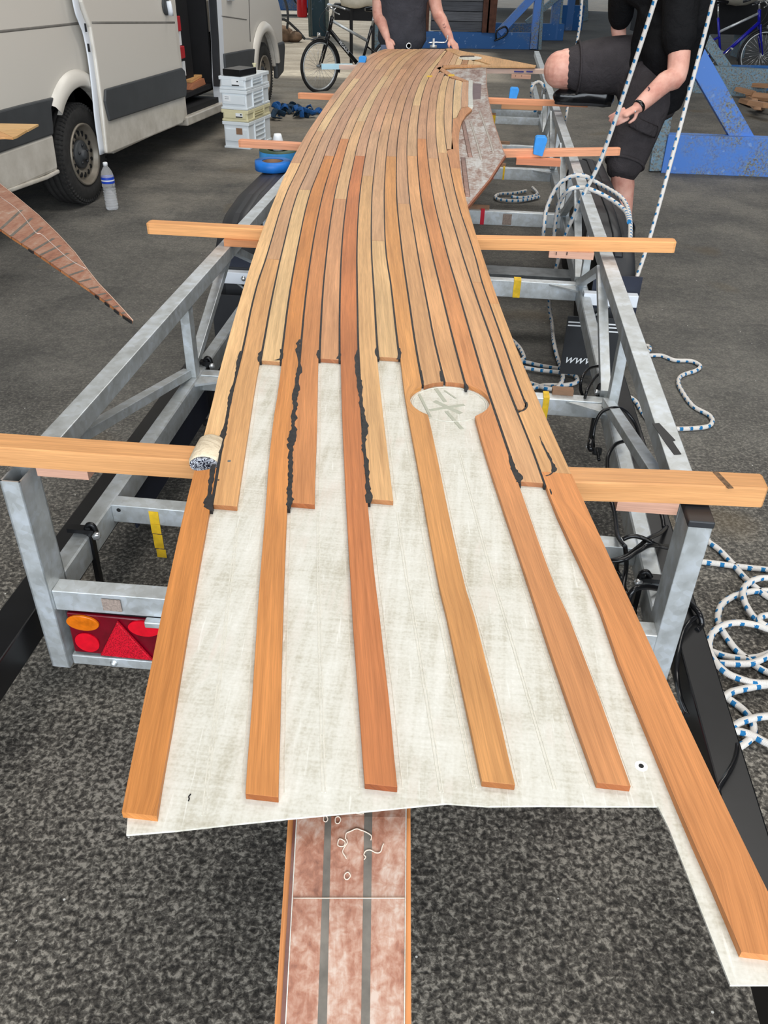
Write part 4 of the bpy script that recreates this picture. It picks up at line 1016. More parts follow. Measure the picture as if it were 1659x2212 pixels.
# wheels, fenders, flaps, axles
for sg in (0, 1):
    m_ = (lambda u: u) if sg == 0 else mir
    ui, uo = (-.975, -1.175) if sg == 0 else (mir(-.975), .712)
    prof = [(3.60, .20), (3.61, .42), (3.70, .53), (3.85, .59), (4.10, .615), (5.25, .615), (5.5, .57), (5.63, .46), (5.66, .22)]
    mb = MB(); us = [ui, uo - (uo - ui) * .30, uo - (uo - ui) * .16, uo - (uo - ui) * .06, uo]; dz = [0, 0, -.004, -.012, -.045]
    g = [[TW(u, v, z + (dzz if z > .5 else 0)) + (TW(0, 1) * (-dzz * .6 if v < 4.1 else (dzz * .6 if v > 5.2 else 0))) for u, dzz in zip(us, dz)] for v, z in prof]
    b = mb.add([p for r in g for p in r]); n = len(us)
    for i in range(len(prof) - 1):
        for j in range(n - 1): mb.face((b + i * n + j, b + i * n + j + 1, b + (i + 1) * n + j + 1, b + (i + 1) * n + j), None, j > 0)
    lip = [TW(uo, v, z - .02) for v, z in prof]
    o = mb.build('fender', 'plastic', tr); md = o.modifiers.new('solid', 'SOLIDIFY'); md.thickness = .006; o['label'] = 'black plastic double-wheel mudguard'
    rib = MB(); rib.loft([TW((ui + uo) / 2, v, z + .004) for v, z in prof[2:7]], (.02, .005), 8); rib.build('fender_rib', 'plastic', tr)
    skirt = MB(); skirt.box(TW((ui + uo) / 2, 3.612, .33), (.205, .012, .30), -YAW); skirt.build('fender_end', 'navy', tr)
    for vc in (4.10, 5.12):
        wm = MB(); c = TW((ui + uo) / 2, vc, .30); ax = TW(1 if sg else -1, 0)
        wm.lathe([(.17, -.08), (.27, -.085), (.295, -.06), (.30, -.02), (.30, .02), (.295, .06), (.27, .085), (.17, .08)], c, axis=ax, n=28, caps=False); wm.build('wheel', 'rubber', tr)
        wm = MB(); wm.lathe([(.172, -.07), (.172, .07), (.15, .06), (.06, .03), (0, .03)], c, axis=ax, n=20); wm.build('wheel_rim', 'silver', tr)
    tb('fender_bracket', (m_(UL0 + .05) if sg == 0 else mir(UL0) - .03, 3.575, .415), (uo - (.005 if sg == 0 else -.005), 3.575, .415), .04, .052, 'white', label='pale galvanised mudguard bracket')
    st_ = MB(); st_.loft([TW((ui * .55 + uo * .45), 3.585, .365), TW(ui + (.03 if sg == 0 else -.03), 3.585, .27)], .006, 7); st_.build('stay', 'galv', tr)
    bb = MB(); bb.lathe([(.012, 0), (.012, .006), (.006, .012), (0, .012)], TW(ui * .8 + uo * .2, 3.578, .392), axis=TW(0, -1), n=8); bb.v = [tuple(Vector(q) + TW(0, -.026)) for q in bb.v]; bb.build('bolt', 'chrome', tr)
    fp = MB(); uf0, uf1 = (.425, .69) if sg else (mir(.425), mir(.72)); fp.box(TW((uf0 + uf1) / 2, 3.50, .195), (abs(uf1 - uf0), .008, .27), -YAW); flap = fp.build('mudflap', 'plastic', tr)
    if sg:
        def text(s_, loc, size, nm='lettering'):
            cu = bpy.data.curves.new(nm, 'FONT'); cu.body = s_; cu.size = size; cu.extrude = .0004; cu.shear = .4
            o_ = bpy.data.objects.new(nm, bpy.data.meshes.new_from_object(bpy.data.objects.new('tmp', cu))); COL.objects.link(o_); o_.data.materials.append(MAT['paper']); return o_
        tx = text('www.', None, .06); tx.parent = flap; tx.location = TW(.435, 3.4945, .115) - WL[tr.name]; tx.rotation_euler = (math.radians(90), 0, -YAW)
        ln_ = MB()
        for z in (.305, .29): ln_.box(TW(.57, 3.4952, z), (.28, .001, .006), -YAW)
        ln_.box(TW(.60, 3.4952, .272), (.10, .001, .006), -YAW)
        o_ = ln_.build('stripe', 'paper', flap)
tb('axle', (-1.05, 4.10, .33), (mir(-1.05), 4.10, .33), .06, .06, 'galv_dark'); tb('axle', (-1.05, 5.12, .33), (mir(-1.05), 5.12, .33), .06, .06, 'galv_dark')
tb('drawbar', (UM, 9.9, .36), (UM, 11.3, .40), .08, .08, 'galv')
sup = MB(); sup.beam(TW(UM, 11.1, .36), TW(UM, 11.1, .01), .05, .05, up=TW(0, 1)); sup.build('jockey_post', 'galv', tr)
# cables
def cable(pts, r=.0055, k=6):
    cb = MB(); cb.loft(spline(pts, k), r, 7); cb.build('cable', 'blackbox', tr)
cable([PZ(1305, 790, .42), PZ(1275, 795, .44), PZ(1258, 815, .44), PZ(1254, 840, .40), PZ(1262, 862, .36)]); cable([PZ(1308, 803, .42), PZ(1290, 812, .43), PZ(1275, 830, .43), PZ(1266, 850, .42), PZ(1262, 868, .38)])
cable([PZ(1381, 945, .34), PZ(1372, 915, .40), PZ(1350, 888, .44), PZ(1325, 881, .46), PZ(1300, 890, .45), PZ(1286, 915, .42), PZ(1281, 945, .38), PZ(1282, 965, .34)])
cable([PZ(1348, 953, .42), PZ(1330, 960, .43), PZ(1316, 980, .43), PZ(1312, 1005, .42), PZ(1318, 1070, .40), PZ(1328, 1110, .40), PZ(1335, 1160, .42), PZ(1350, 1180, .44)], .006)
cable([PZ(1440, 1138, .30), PZ(1425, 1152, .36), PZ(1400, 1164, .42), PZ(1375, 1185, .43), PZ(1345, 1205, .43), PZ(1316, 1212, .42)], .006)
cable([PZ(1345, 1165, .43), PZ(1365, 1158, .44), PZ(1388, 1162, .44), PZ(1420, 1178, .42), PZ(1445, 1180, .36)], .006); cable([PZ(1318, 1213, .42), PZ(1350, 1208, .43), PZ(1380, 1190, .44), PZ(1405, 1178, .44), PZ(1440, 1183, .38)], .006)
cable([PZ(1334, 1210, .40), PZ(1332, 1230, .36), PZ(1342, 1250, .35), PZ(1352, 1280, .36), PZ(1362, 1310, .34), PZ(1372, 1325, .34)], .006); cable([PZ(1350, 1180, .43), PZ(1353, 1220, .40), PZ(1347, 1265, .38), PZ(1350, 1290, .37), PZ(1370, 1320, .36)], .006)
cable([PZ(1424, 1272, .41), PZ(1392, 1268, .43), PZ(1368, 1275, .43), PZ(1358, 1300, .40), PZ(1364, 1330, .36), PZ(1375, 1350, .34)], .007)
cable([PZ(1425, 1100, .30), PZ(1431, 1120, .30), PZ(1434, 1140, .30)], .006)
cable([PZ(1490, 1302, .31), PZ(1510, 1325, .32), PZ(1516, 1350, .30), PZ(1505, 1362, .30)], .007); cable([PZ(1503, 1333, .315), PZ(1488, 1345, .32), PZ(1474, 1370, .31), PZ(1465, 1410, .30), PZ(1462, 1460, .28), PZ(1470, 1510, .28), PZ(1484, 1545, .30)], .006)
cable([PZ(1580, 1600, .28), PZ(1593, 1612, .30), PZ(1588, 1640, .31), PZ(1570, 1672, .315), PZ(1553, 1700, .31), PZ(1550, 1725, .30)], .005)
cable([PZ(1277, 950, .38), PZ(1274, 965, .37), PZ(1278, 972, .36)], .009, 3); cable([PZ(1290, 968, .36), PZ(1294, 995, .34)], .005, 3)

# ================================================================== offcut panels at the left edge
tres = empty('trestle', PZ(-260, 560, 0)); tag(tres, 'plain timber trestle holding up the offcut panels beyond the left edge', 'trestle')
c = Vector((-2.38, 4.1, .7)); yb = MB(); yb.beam(Vector((-2.33, 3.9, .7055)), Vector((-2.47, 4.86, .7055)), .07, .07); yb.build('top_beam', 'batten', tres, color=srgb(210, 160, 110))
rb = MB(); rb.box((-2.42, 4.80, .756), (.09, .09, .064)); rb.build('riser_block', 'batten', tres, color=srgb(205, 155, 105))
for dx, dy in ((.04, -.1), (-.06, .6)):
    for s_ in (-1, 1):
        l = MB(); l.beam(Vector((c.x + dx, c.y + dy, .64)), Vector((c.x + dx - .14 + s_ * .14, c.y + dy, .012)), .04, .04, up=(0, 1, 0)); l.build('leg', 'batten', tres, color=srgb(205, 155, 105))
ocp = empty('pointed_offcut_panel', PZ(60, 520, .71)); tag(ocp, 'pointed reddish-brown offcut panel coming in from the left edge, below the van wheel', 'deck panel')
ZO = .72
upper = [(-150, 300), (0, 397), (30, 420), (83, 464), (125, 505), (162, 545), (190, 583), (213, 612), (240, 640), (262, 664), (287, 692)]
lower = [(-150, 420), (0, 493), (24, 510), (72, 541), (130, 581), (190, 622), (235, 655), (262, 676), (287, 693)]
mb = MB(); poly = [PZ(*q, ZO)[:2] for q in upper + lower[:-1][::-1]]; mb.prism(poly, ZO - .003, ZO); mb.build('resin_sheet', 'under_brown', ocp)
def lo_at(x): return float(np.interp(x, [a for a, b in lower], [b for a, b in lower]))
def up_at(x): return float(np.interp(x, [a for a, b in upper], [b for a, b in upper]))
xs_ = [-60, -30, 2, 24, 46, 72, 87, 108, 130, 150, 171, 192, 211, 228, 246, 264, 284]
for i in range(len(xs_) - 1):
    a, b = xs_[i] + .8, xs_[i + 1] - .8
    # slats run up and right from the lower edge
    da = 62 * min(1, (290 - a) / 200); db = 62 * min(1, (290 - b) / 200)
    q = [(a, lo_at(a) + 1.6), (b, lo_at(b) + 1.6), (b + db * .9, up_at(b + db * .9) if b + db * .9 < 285 else lo_at(b)), (a + da * .9, up_at(a + da * .9) if a + da * .9 < 285 else lo_at(a))]
    if i == len(xs_) - 2: q = [(a, lo_at(a) + 1.6), (286, 692.8), (286, 691), (a + 6, up_at(a + 6))]
    P = [PZ(*z, ZO - .003)[:2] for z in q]
    pm = MB(); pm.prism(P, ZO - .012, ZO - .0032); pm.build('plank', 'teak', ocp, color=tint(random.choice([(196, 124, 72), (206, 134, 84), (188, 112, 68)])))
    # grey joint showing through the resin
    if i > 1:
        g0 = PZ(xs_[i], lo_at(xs_[i]), ZO); e_ = (xs_[i] + da * .9, up_at(xs_[i] + da * .9)); g1 = PZ(*e_, ZO).lerp(g0, .22)
        st = MB(); st.beam(g0 + Vector((0, 0, .0004)), g1 + Vector((0, 0, .0004)), .013, .0008); st.build('joint_stripe', 'under_stripe', ocp)
P = [PZ(*q, ZO + .001) for q in upper]; e_ = MB(); e_.loft(P, .0016, 5); e_.build('bright_edge', plain('edge_glue', srgb(206, 170, 148), .5), ocp)
lq = MB(); lq.loft(spline([PZ(*q, ZO + .0008) for q in [(0, 425), (40, 455), (75, 500), (88, 505), (105, 520), (150, 560), (185, 580)]], 5), .0016, 5); lq.build('bright_edge', plain('edge_glue', srgb(206, 186, 174), .5), ocp)
for x0, x1 in ((62, 72), (206, 214), (227, 236), (247, 257), (266, 284)):
    dm = MB(); dm.beam(PZ(x0, lo_at(x0) + 2.6, ZO - .004), PZ(x1, lo_at(x1) + 2.6, ZO - .004), .006, .008)
    dm.build('caulk_remnant', 'caulk', ocp)
oc2 = empty('small_offcut_panel', PZ(30, 280, .79)); tag(oc2, 'light teak offcut panel tip at the left edge, before the van bumper', 'deck panel')
lst = [[(-120, 250), (-120, 300), (10, 296), (28, 297), (0, 284)], [(0, 283.5), (28, 296.5), (36, 294), (58, 281), (40, 279)], [(0, 283), (40, 278.5), (60, 280.5), (83, 268), (0, 266.5), (-120, 262)]]
ZQ = .80
for q, c_ in zip(lst, ((214, 160, 104), (222, 176, 118), (226, 182, 124))):
    pm = MB(); pm.prism([PZ(*z, ZQ)[:2] for z in q], ZQ - .010, ZQ); pm.build('plank', 'teak', oc2, color=tint(c_))

# ================================================================== van
VA = Vector((-2.218, 6.242, 0)); VB = Vector((-1.491, 10.666, 0)); VD = (VB - VA).normalized(); VN = Vector((VD.y, -VD.x, 0))
def VP(s, h, t=0.0): return VA + VD * s + VN * t + Vector((0, 0, h))
van = empty('van', VP(2.2, 0, -1)); tag(van, 'pale cream-silver panel van with grey mouldings and open side door', 'van')
def vslab(pts, t0, t1, name, mt, bev=0, parent=None, label=None):
    """plate in the side plane from outline (s, h), thickness t0..t1"""
    mb = MB(); n = len(pts); a2 = sum(pts[i][0] * pts[(i+1) % n][1] - pts[(i+1) % n][0] * pts[i][1] for i in range(n))
    if a2 < 0: pts = pts[::-1]
    b = mb.add([VP(s, h, t1) for s, h in pts] + [VP(s, h, t0) for s, h in pts])
    mb.face([b + n - 1 - i for i in range(n)][::-1]); mb.face([b + n + i for i in range(n)][::-1])
    for i in range(n): j = (i + 1) % n; mb.face((b + i, b + n + i, b + n + j, b + j))
    o = mb.build(name, mt, parent or van, bevel=bev)
    if label: o['label'] = label
    return o
def arch(cs, r, h0, k=14): return [(cs + r * math.cos(a), h0 + r * math.sin(a)) for a in np.linspace(PI, 0, k)]
CR_, CF_ = 0.10, 4.52; AR = .42
MAT['crease_shade'] = plain('painted_crease_shade', srgb(122, 118, 112), .5)  # darker grey painting the shadow line along the van's body creases
# rear quarter: upper steel, moulding, bumper
arR = [(CR_ - AR, .34)] + [(CR_ + AR * math.cos(a), .36 + AR * math.sin(a)) for a in np.linspace(PI, 0, 18)] + [(CR_ + AR, .34)]
body = [(-1.25, .76)] + [(CR_ + AR * math.cos(a), .36 + AR * math.sin(a)) for a in np.linspace(PI * .68, 0, 14)] + [(CR_ + AR, .26), (.95, .26), (2.06, .26), (2.06, 2.35), (1.4, 2.5), (-1.1, 2.5), (-1.25, 2.3)]
vslab(body, -.06, 0, 'side_panel', 'van', .012)
vslab([(-1.28, .555), (CR_ - AR - .005, .545), (CR_ - AR + .01, .60), (CR_ - AR * .93, .70), (CR_ - AR * .80, .755), (-.6, .765), (-1.28, .775)], -.05, .022, 'moulding', 'moulding', .01)
vslab([(-1.30, .36), (-.9, .325), (CR_ - AR - .02, .325), (CR_ - AR - .01, .40), (CR_ - AR, .55), (-1.30, .56)], -.08, .015, 'rear_bumper', 'van', .02)
vslab([(-1.30, .335), (-.5, .30), (CR_ - AR - .02, .305), (CR_ - AR - .02, .33), (-.5, .325), (-1.30, .36)], -.08, .022, 'bumper_lip', 'van', .008)
# arch flare
def flare(cs, t, r0=AR - .005, r1=AR + .10, a0=PI * .76, a1=.08):
    mb = MB(); A_ = np.linspace(a0, a1, 22); rr = [(r0, .0), (r0, t), (r0 + .012, t + .012), (r1 - .02, t), (r1, .001)]
    b = mb.add([VP(cs + r * math.cos(a), .36 + r * math.sin(a), tt) for a in A_ for r, tt in rr]); n = len(rr)
    for i in range(len(A_) - 1):
        for j in range(n - 1): mb.face((b + i * n + j, b + i * n + j + 1, b + (i + 1) * n + j + 1, b + (i + 1) * n + j)[::-1], None, True)
    return mb.build('wheel_arch', 'van', van)
flare(CR_, .035); flare(CF_, .035, a0=PI * .95, a1=.15)
def crease(s0, s1, h0, h1, t=0.0, hw=.02):
    mb = MB(); P = [VP(s0 + (s1 - s0) * i / 8, h0 + (h1 - h0) * i / 8, t - .001) for i in range(9)]
    mb.loft(P, (.0035, hw * .45), 8, up=(0, 0, 1)); return mb.build('crease_shade_line', 'crease_shade', van)
crease(-1.2, .5, 1.175, 1.135, 0)
# sliding door, slid back over the quarter
TD = .085
vslab([(.25, .32), (.30, .31), (1.72, .285), (1.78, .32), (1.86, .52), (1.86, .69), (1.81, .74), (1.79, .9), (1.79, 1.05), (1.80, 1.2), (1.76, 1.9), (1.68, 2.1), (.30, 2.1), (.21, 1.9), (.235, 1.27), (.30, 1.12), (.305, .93), (.29, .63)], TD - .045, TD, 'sliding_door', 'van', .012)
vslab([(.33, .525), (1.82, .488), (1.865, .58), (1.85, .685), (1.79, .715), (.34, .735), (.305, .66)], TD, TD + .022, 'door_moulding', 'moulding', .01)
mb = MB(); P = [VP(s, h, TD - .03) for s, h in [(.19, 1.9), (.195, 1.3), (.225, 1.18), (.265, 1.10), (.28, .95), (.265, .75), (.235, .55), (.225, .32)]]; mb.loft(spline(P, 4), (.010, .042), 8, up=tuple(VD)); mb.build('door_edge', 'white', van)['label'] = 'white inner edge of the sliding door'
crease(.32, 1.78, 1.145, 1.05, TD)
mb = MB(); mb.lathe([(.07, 0), (.068, .012), (.05, .018), (0, .018)], VP(1.62, 1.18, TD), axis=VN, n=18); mb.build('handle_cup', 'moulding', van)
mb = MB(); mb.loft([VP(1.62, 1.21, TD + .03), VP(1.63, 1.14, TD + .035), VP(1.64, 1.11, TD + .03)], (.022, .012), 8); mb.build('door_handle', 'white', van)
for h in (1.12, 1.00): 
    mb = MB(); mb.box(VP(.25, h, TD - .018), (.004, .02, .05), math.atan2(VD.y, VD.x)); mb.build('latch_slot', 'dark', van)
# sill, door opening, front pillar, front door
vslab([(2.0, .215), (3.12, .195), (3.12, .27), (2.0, .29)], -.10, .02, 'door_sill', 'van', .01)
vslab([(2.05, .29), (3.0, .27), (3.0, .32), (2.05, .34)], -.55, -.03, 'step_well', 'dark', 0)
vslab([(2.98, .25), (3.12, .24), (3.20, .9), (3.24, 1.5), (3.2, 2.3), (3.06, 2.3), (3.08, 1.4), (3.04, .8), (2.98, .5)], -.08, 0, 'door_pillar', 'white', .006, label='white painted pillar at the front of the door opening')
vslab([(3.0, .5), (3.04, .8), (3.08, 1.4), (3.06, 2.3), (3.03, 2.3), (3.04, 1.4), (3.0, .8), (2.95, .42)], -.06, .004, 'door_seal', 'plastic')
vslab([(3.1, .40), (3.14, .36), (3.14, .46), (3.1, .48)], -.02, .02, 'latch', 'blackmetal')
fd = [(3.14, .24), (4.02, .23)] + [(CF_ + AR * math.cos(a), .36 + AR * math.sin(a)) for a in np.linspace(PI, PI * .02, 16)] + [(5.05, .36), (5.28, .5), (5.30, .9), (5.1, 1.15), (4.7, 1.3), (4.2, 2.1), (3.9, 2.35), (3.25, 2.4), (3.24, 1.5), (3.18, .9)]
vslab([(a, b) for a, b in fd], -.06, -.002, 'front_side_panel', 'van', .012)
vslab([(3.13, .47), (4.07, .43), (4.10, .52), (4.13, .645), (3.9, .66), (3.13, .69)], -.01, .024, 'door_moulding', 'moulding', .01)
vslab([(4.95, .25), (5.22, .30), (5.32, .55), (5.3, .62), (4.98, .62), (4.95, .45)], -.04, .02, 'front_bumper', 'moulding', .02)
crease(3.18, 3.95, 1.01, .93, 0, .012)
vslab([(4.02, .72), (4.03, .72), (4.1, 1.3), (4.09, 1.3)], -.002, .001, 'panel_gap', 'dark')
vslab([(3.36, 1.13), (3.52, 1.12), (3.52, 1.165), (3.36, 1.175)], 0, .03, 'door_handle', 'white', .008)
mb = MB(); mb.lathe([(.028, 0), (.026, .006), (0, .006)], VP(3.24, .475, .012), axis=VN, n=12); o = mb.build('side_marker', 'lens_amber', van)
# rest of the body: roof, far side, back, front, floor, wheelhouse
mb = MB()
def vbox(s0, s1, t0, t1, h0, h1, name, mt, bev=0):
    m_ = MB(); b = m_.add([VP(s, h, t) for h in (h0, h1) for s, t in ((s0, t0), (s1, t0), (s1, t1), (s0, t1))])
    for q in ((0, 1, 2, 3), (7, 6, 5, 4), (0, 4, 5, 1), (1, 5, 6, 2), (2, 6, 7, 3), (3, 7, 4, 0)): m_.face([b + i for i in q])
    return m_.build(name, mt, van, bevel=bev)
vbox(-1.25, 4.1, -1.95, -.03, 2.42, 2.52, 'roof', 'van', .04)
vbox(-1.25, 5.0, -1.97, -1.9, .3, 2.45, 'far_side', 'van')
vbox(-1.27, -1.2, -1.93, -.04, .38, 2.45, 'rear_doors', 'van')
vbox(5.1, 5.3, -1.9, -.05, .3, 1.1, 'nose', 'van', .08)
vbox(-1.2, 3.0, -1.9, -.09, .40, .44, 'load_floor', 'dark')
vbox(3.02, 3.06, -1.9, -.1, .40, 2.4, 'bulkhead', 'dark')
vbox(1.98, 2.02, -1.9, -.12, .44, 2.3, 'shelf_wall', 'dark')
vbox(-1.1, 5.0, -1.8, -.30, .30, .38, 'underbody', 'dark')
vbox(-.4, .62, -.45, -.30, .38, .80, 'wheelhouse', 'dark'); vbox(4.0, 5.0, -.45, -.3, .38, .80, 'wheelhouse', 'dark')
m_ = MB(); P = [PZ(0, 0, 0)]
vslab([(3.9, 1.3), (4.35, 1.25), (4.05, 1.95), (3.6, 2.0), (3.45, 1.3)], 0, .004, 'side_window', 'blackbox')
def wheel(cs, name='wheel'):
    W = empty(name, VP(cs, .335, -.14)); W.parent = van; W.location = Vector(W.location) - WL[van.name]; WL[W.name] = VP(cs, .335, -.14)
    c = VP(cs, .337, -.005); ax = -VN
    prof = [(.205, .012), (.225, .002), (.262, -.002), (.300, .006), (.322, .022), (.334, .040)]
    for i, a in enumerate((.060, .105, .150)): prof += [(.337, a), (.329, a + .002), (.329, a + .008), (.337, a + .010)]
    prof += [(.335, .185), (.322, .205), (.30, .222), (.25, .225), (.205, .215)]
    mb = MB(); mb.lathe(prof, c, axis=ax, n=56, caps=False); mb.build('tyre', 'rubber', W)
    lg = MB()
    for i in range(64):
        a = 2 * PI * i / 64; e = VD * math.cos(a) + Vector((0, 0, 1)) * math.sin(a); tg = -VD * math.sin(a) + Vector((0, 0, 1)) * math.cos(a)
        R = Matrix((tuple(tg), tuple(e), tuple(VN))).transposed()
        for dz, rr, off in ((.030, .330, 0), (.196, .330, .5)):
            pass
        cpt = c - VN * .034 + e * .331; lg.box(cpt, (.013, .010, .034), R=R)
        cpt = c - VN * .012 + e * .312; lg.box(cpt, (.010, .018, .014), R=R)
    o = lg.build('tread_blocks', 'rubber', W); o['kind'] = 'stuff'
    mb = MB(); mb.lathe([(.207, .010), (.207, -.002), (.198, -.004), (.188, .006), (.182, .035), (.168, .048), (.150, .038), (.128, .030), (.110, .038), (.098, .055), (.0, .055)], c, axis=ax, n=40, caps=False); mb.build('rim', 'silver', W)
    mb = MB(); mb.lathe([(.094, .050), (.094, .030), (.086, .024), (.034, .020), (.032, .006), (.026, .0), (0, .0)], c, axis=ax, n=30, caps=False); mb.build('hub_cap', 'moulding', W)
    for i in range(5):
        a = 2 * PI * i / 5 + .3; e = VD * math.cos(a) + Vector((0, 0, 1)) * math.sin(a)
        mb = MB(); mb.ball(c - VN * .018 + e * .062, .011, 8); mb.build('wheel_bolt', 'plastic', W)
    for i in range(16):
        a = 2 * PI * i / 16; e = VD * math.cos(a) + Vector((0, 0, 1)) * math.sin(a); tg = -VD * math.sin(a) + Vector((0, 0, 1)) * math.cos(a)
        mb = MB(); q = c - VN * .033 + e * .139; n = 12
        b = mb.add([q + e * .019 * math.cos(x) + tg * .0135 * math.sin(x) + VN * (.003 - .009 * 0 + (e.dot(e) * 0)) for x in np.linspace(0, 2 * PI, n, endpoint=False)] + [q + e * .019 * math.cos(x) + tg * .0135 * math.sin(x) - VN * .012 for x in np.linspace(0, 2 * PI, n, endpoint=False)])
        mb.face([b + k for k in range(n)][::-1]); mb.face([b + n + k for k in range(n)])
        for k in range(n): mb.face((b + k, b + (k + 1) % n, b + n + (k + 1) % n, b + n + k))
        mb.build('rim_hole', 'dark', W)
    return W
wheel(CR_); W2 = wheel(CF_)
for ch in (VP(CR_, .337, -1.75), VP(CF_, .337, -1.75)):
    mb = MB(); mb.lathe([(.2, 0), (.32, .0), (.335, .03), (.335, .19), (.32, .21), (.2, .21)], ch, axis=-VN, n=30); mb.build('far_wheel', 'rubber', van)
# load in the open doorway
def inbox(px0, py0, px1, py1, s0, name, mt, label, cat, depth=.2, tt=-.16, lab=None):
    pass
def thing_box(c, size, rz, name, mt, label, cat, bev=.006, group=None):
    mb = MB(); mb.box(c, size, rz); o = mb.build(name, mt, bevel=bev); return tag(o, label, cat, group)
va_ = math.atan2(VD.y, VD.x)
case = thing_box(VP(2.52, .815, -.33), (.50, .30, .72), va_, 'equipment_rack', 'dark', 'dark equipment rack just inside the open van door', 'rack', .01)
thing_box(VP(2.37, .99, -.160), (.20, .04, .12), va_, 'red_case', 'red', 'upper of two red boxes in the open van doorway', 'case', group=None)
thing_box(VP(2.41, .76, -.160), (.18, .04, .10), va_, 'red_case', 'red', 'lower of two red boxes in the open van doorway', 'case', group=None)
for hh, ss in ((.875, 2.47), (.62, 2.50)): 
    mb = MB(); mb.box(VP(ss, hh, -.172), (.07, .014, .12), va_); tag(mb.build('paper_tag', 'paper'), 'white paper tag hanging %s in the van doorway' % ('between the red boxes' if hh > .7 else 'below the red boxes'), 'tag')
mb = MB(); mb.box(VP(2.72, .512, -.17), (.40, .07, .022), va_ + .12); o = mb.build('timber_offcut', 'batten', color=srgb(226, 172, 112)); tag(o, 'light timber offcut lying on top in the van doorway', 'wood'); 
mb = MB(); mb.box(VP(2.70, .470, -.16), (.40, .10, .055), va_ + .05, taper=.9); o = mb.build('timber_block', 'batten', color=srgb(176, 116, 84)); tag(o, 'reddish timber block on the van floor under the light offcut', 'wood')
mb = MB(); mb.lathe([(.06, 0), (.06, .2), (.02, .25), (.02, .28), (0, .28)], VP(2.10, .445, -.16), n=12); tag(mb.build('spray_can', 'white'), 'small white container at the edge of the van doorway', 'can')

# ================================================================== crates
CA, CB_, CC_ = PZ(492, 318, 0), PZ(541, 324, 0), PZ(592, 300, 0)
ex = (CB_ - CA).normalized(); ey = Vector((-ex.y, ex.x, 0)); Lx, Ly = .30, .40
ang = math.atan2(ex.y, ex.x)
# orient so that the long side runs away to the right
dr = (CC_ - CB_).normalized()
ang = math.atan2(dr.y, dr.x)       # long side direction
e1 = Vector((math.cos(ang), math.sin(ang), 0)); e2 = Vector((-math.sin(ang), math.cos(ang), 0))   # e2 points back-left
Wd, Ld = .27, .53
def crate(z0, h, mt, label, lid=False, k=0):
    t = empty('storage_box', CB_ + e1 * Ld / 2 + e2 * Wd / 2 + Vector((0, 0, z0))); tag(t, label, 'box', 'stacked storage boxes')
    c = CB_ + e1 * Ld / 2 + e2 * Wd / 2
    mb = MB(); mb.box(c + Vector((0, 0, z0 + h / 2)), (Ld - .02, Wd - .02, h - .004), ang); mb.build('body', mt, t, bevel=.008)
    m2 = MB(); m2.box(c + Vector((0, 0, z0 + h - .016)), (Ld, Wd, .030), ang); m2.build('rim', mt, t, bevel=.004)
    m2 = MB(); m2.box(c + Vector((0, 0, z0 + .010)), (Ld - .006, Wd - .006, .018), ang); m2.build('foot_rim', mt, t, bevel=.003)
    # ribs on the long side (facing right) and corner pillars
    nr = max(1, int(h / .05))
    for i in range(nr):
        z = z0 + .03 + (h - .06) * (i + .5) / nr
        m3 = MB(); m3.box(CB_ + e1 * (Ld * .47) + e2 * .006 + Vector((0, 0, z)), (Ld * .40, .022, .006), ang); m3.build('rib', mt, t)
    for q in (.26, .69):
        m3 = MB(); m3.box(CB_ + e1 * (Ld * q) + e2 * .006 + Vector((0, 0, z0 + h / 2)), (.010, .020, h - .03), ang); m3.build('upright_rib', mt, t)
    # hand hold on the short side (facing camera)
    m3 = MB(); cc = CB_ + e2 * Wd / 2 - e1 * .000; 
    m3.box(cc + e1 * .006 + Vector((0, 0, z0 + h * .5)), (.014, Wd * .8, h * .45), ang); m3.build('end_panel', mt, t, bevel=.003)
    return t
c0 = crate(0, .235, 'crate_grey', 'lowest storage box of the stack by the van, pale grey with a square sticker')
c1 = crate(.235, .10, 'crate_cream', 'cream storage box in the middle of the stack by the van')
c2 = crate(.335, .165, 'crate_grey', 'tall pale grey storage box above the cream one, label at its left')
c3 = crate(.50, .11, 'crate_grey', 'topmost pale grey storage box of the stack by the van')
def sticker(t, z, off, w, h, mt, txt=False):
    m3 = MB(); m3.box(CB_ + e2 * off - e1 * .0025 + Vector((0, 0, z)), (.002, w, h), ang); o = m3.build('label', mt, t)
    if txt:
        m4 = MB(); m4.box(CB_ + e2 * (off) - e1 * .0042 + Vector((0, 0, z - h * .6)), (.001, w * .95, .009), ang); m4.box(CB_ + e2 * (off - w * .28) - e1 * .0042 + Vector((0, 0, z + h * .1)), (.001, w * .2, .010), ang); m4.build('print', 'dark', t)
sticker(c3, .567, .105, .075, .045, 'paper', True); sticker(c2, .43, .20, .07, .055, 'paper', False); sticker(c1, .295, .09, .07, .03, 'paper', True); sticker(c0, .155, .10, .062, .055, 'brown')
m4 = MB()
for z in (.44, .425): m4.box(CB_ + e2 * .20 - e1 * .0042 + Vector((0, 0, z)), (.001, .04, .004), ang)
m4.build('print', 'galv_dark', c2)
mb = MB(); mb.box(CB_ + e1 * .14 + e2 * .12 + Vector((0, 0, .61 + .028)), (.27, .19, .055), ang - .15); tag(mb.build('black_box', 'blackbox', bevel=.006), 'small black box lying on top of the stacked storage boxes', 'box')
mb = MB(); mb.lathe([(.018, 0), (.014, .03), (.012, .05), (.02, .07), (.018, .075), (0, .075)], CB_ + e1 * .36 + e2 * .07 + Vector((0, 0, .61)), n=12); tag(mb.build('small_cup', 'crate_cream'), 'small pale cup behind the black box on the storage boxes', 'cup')

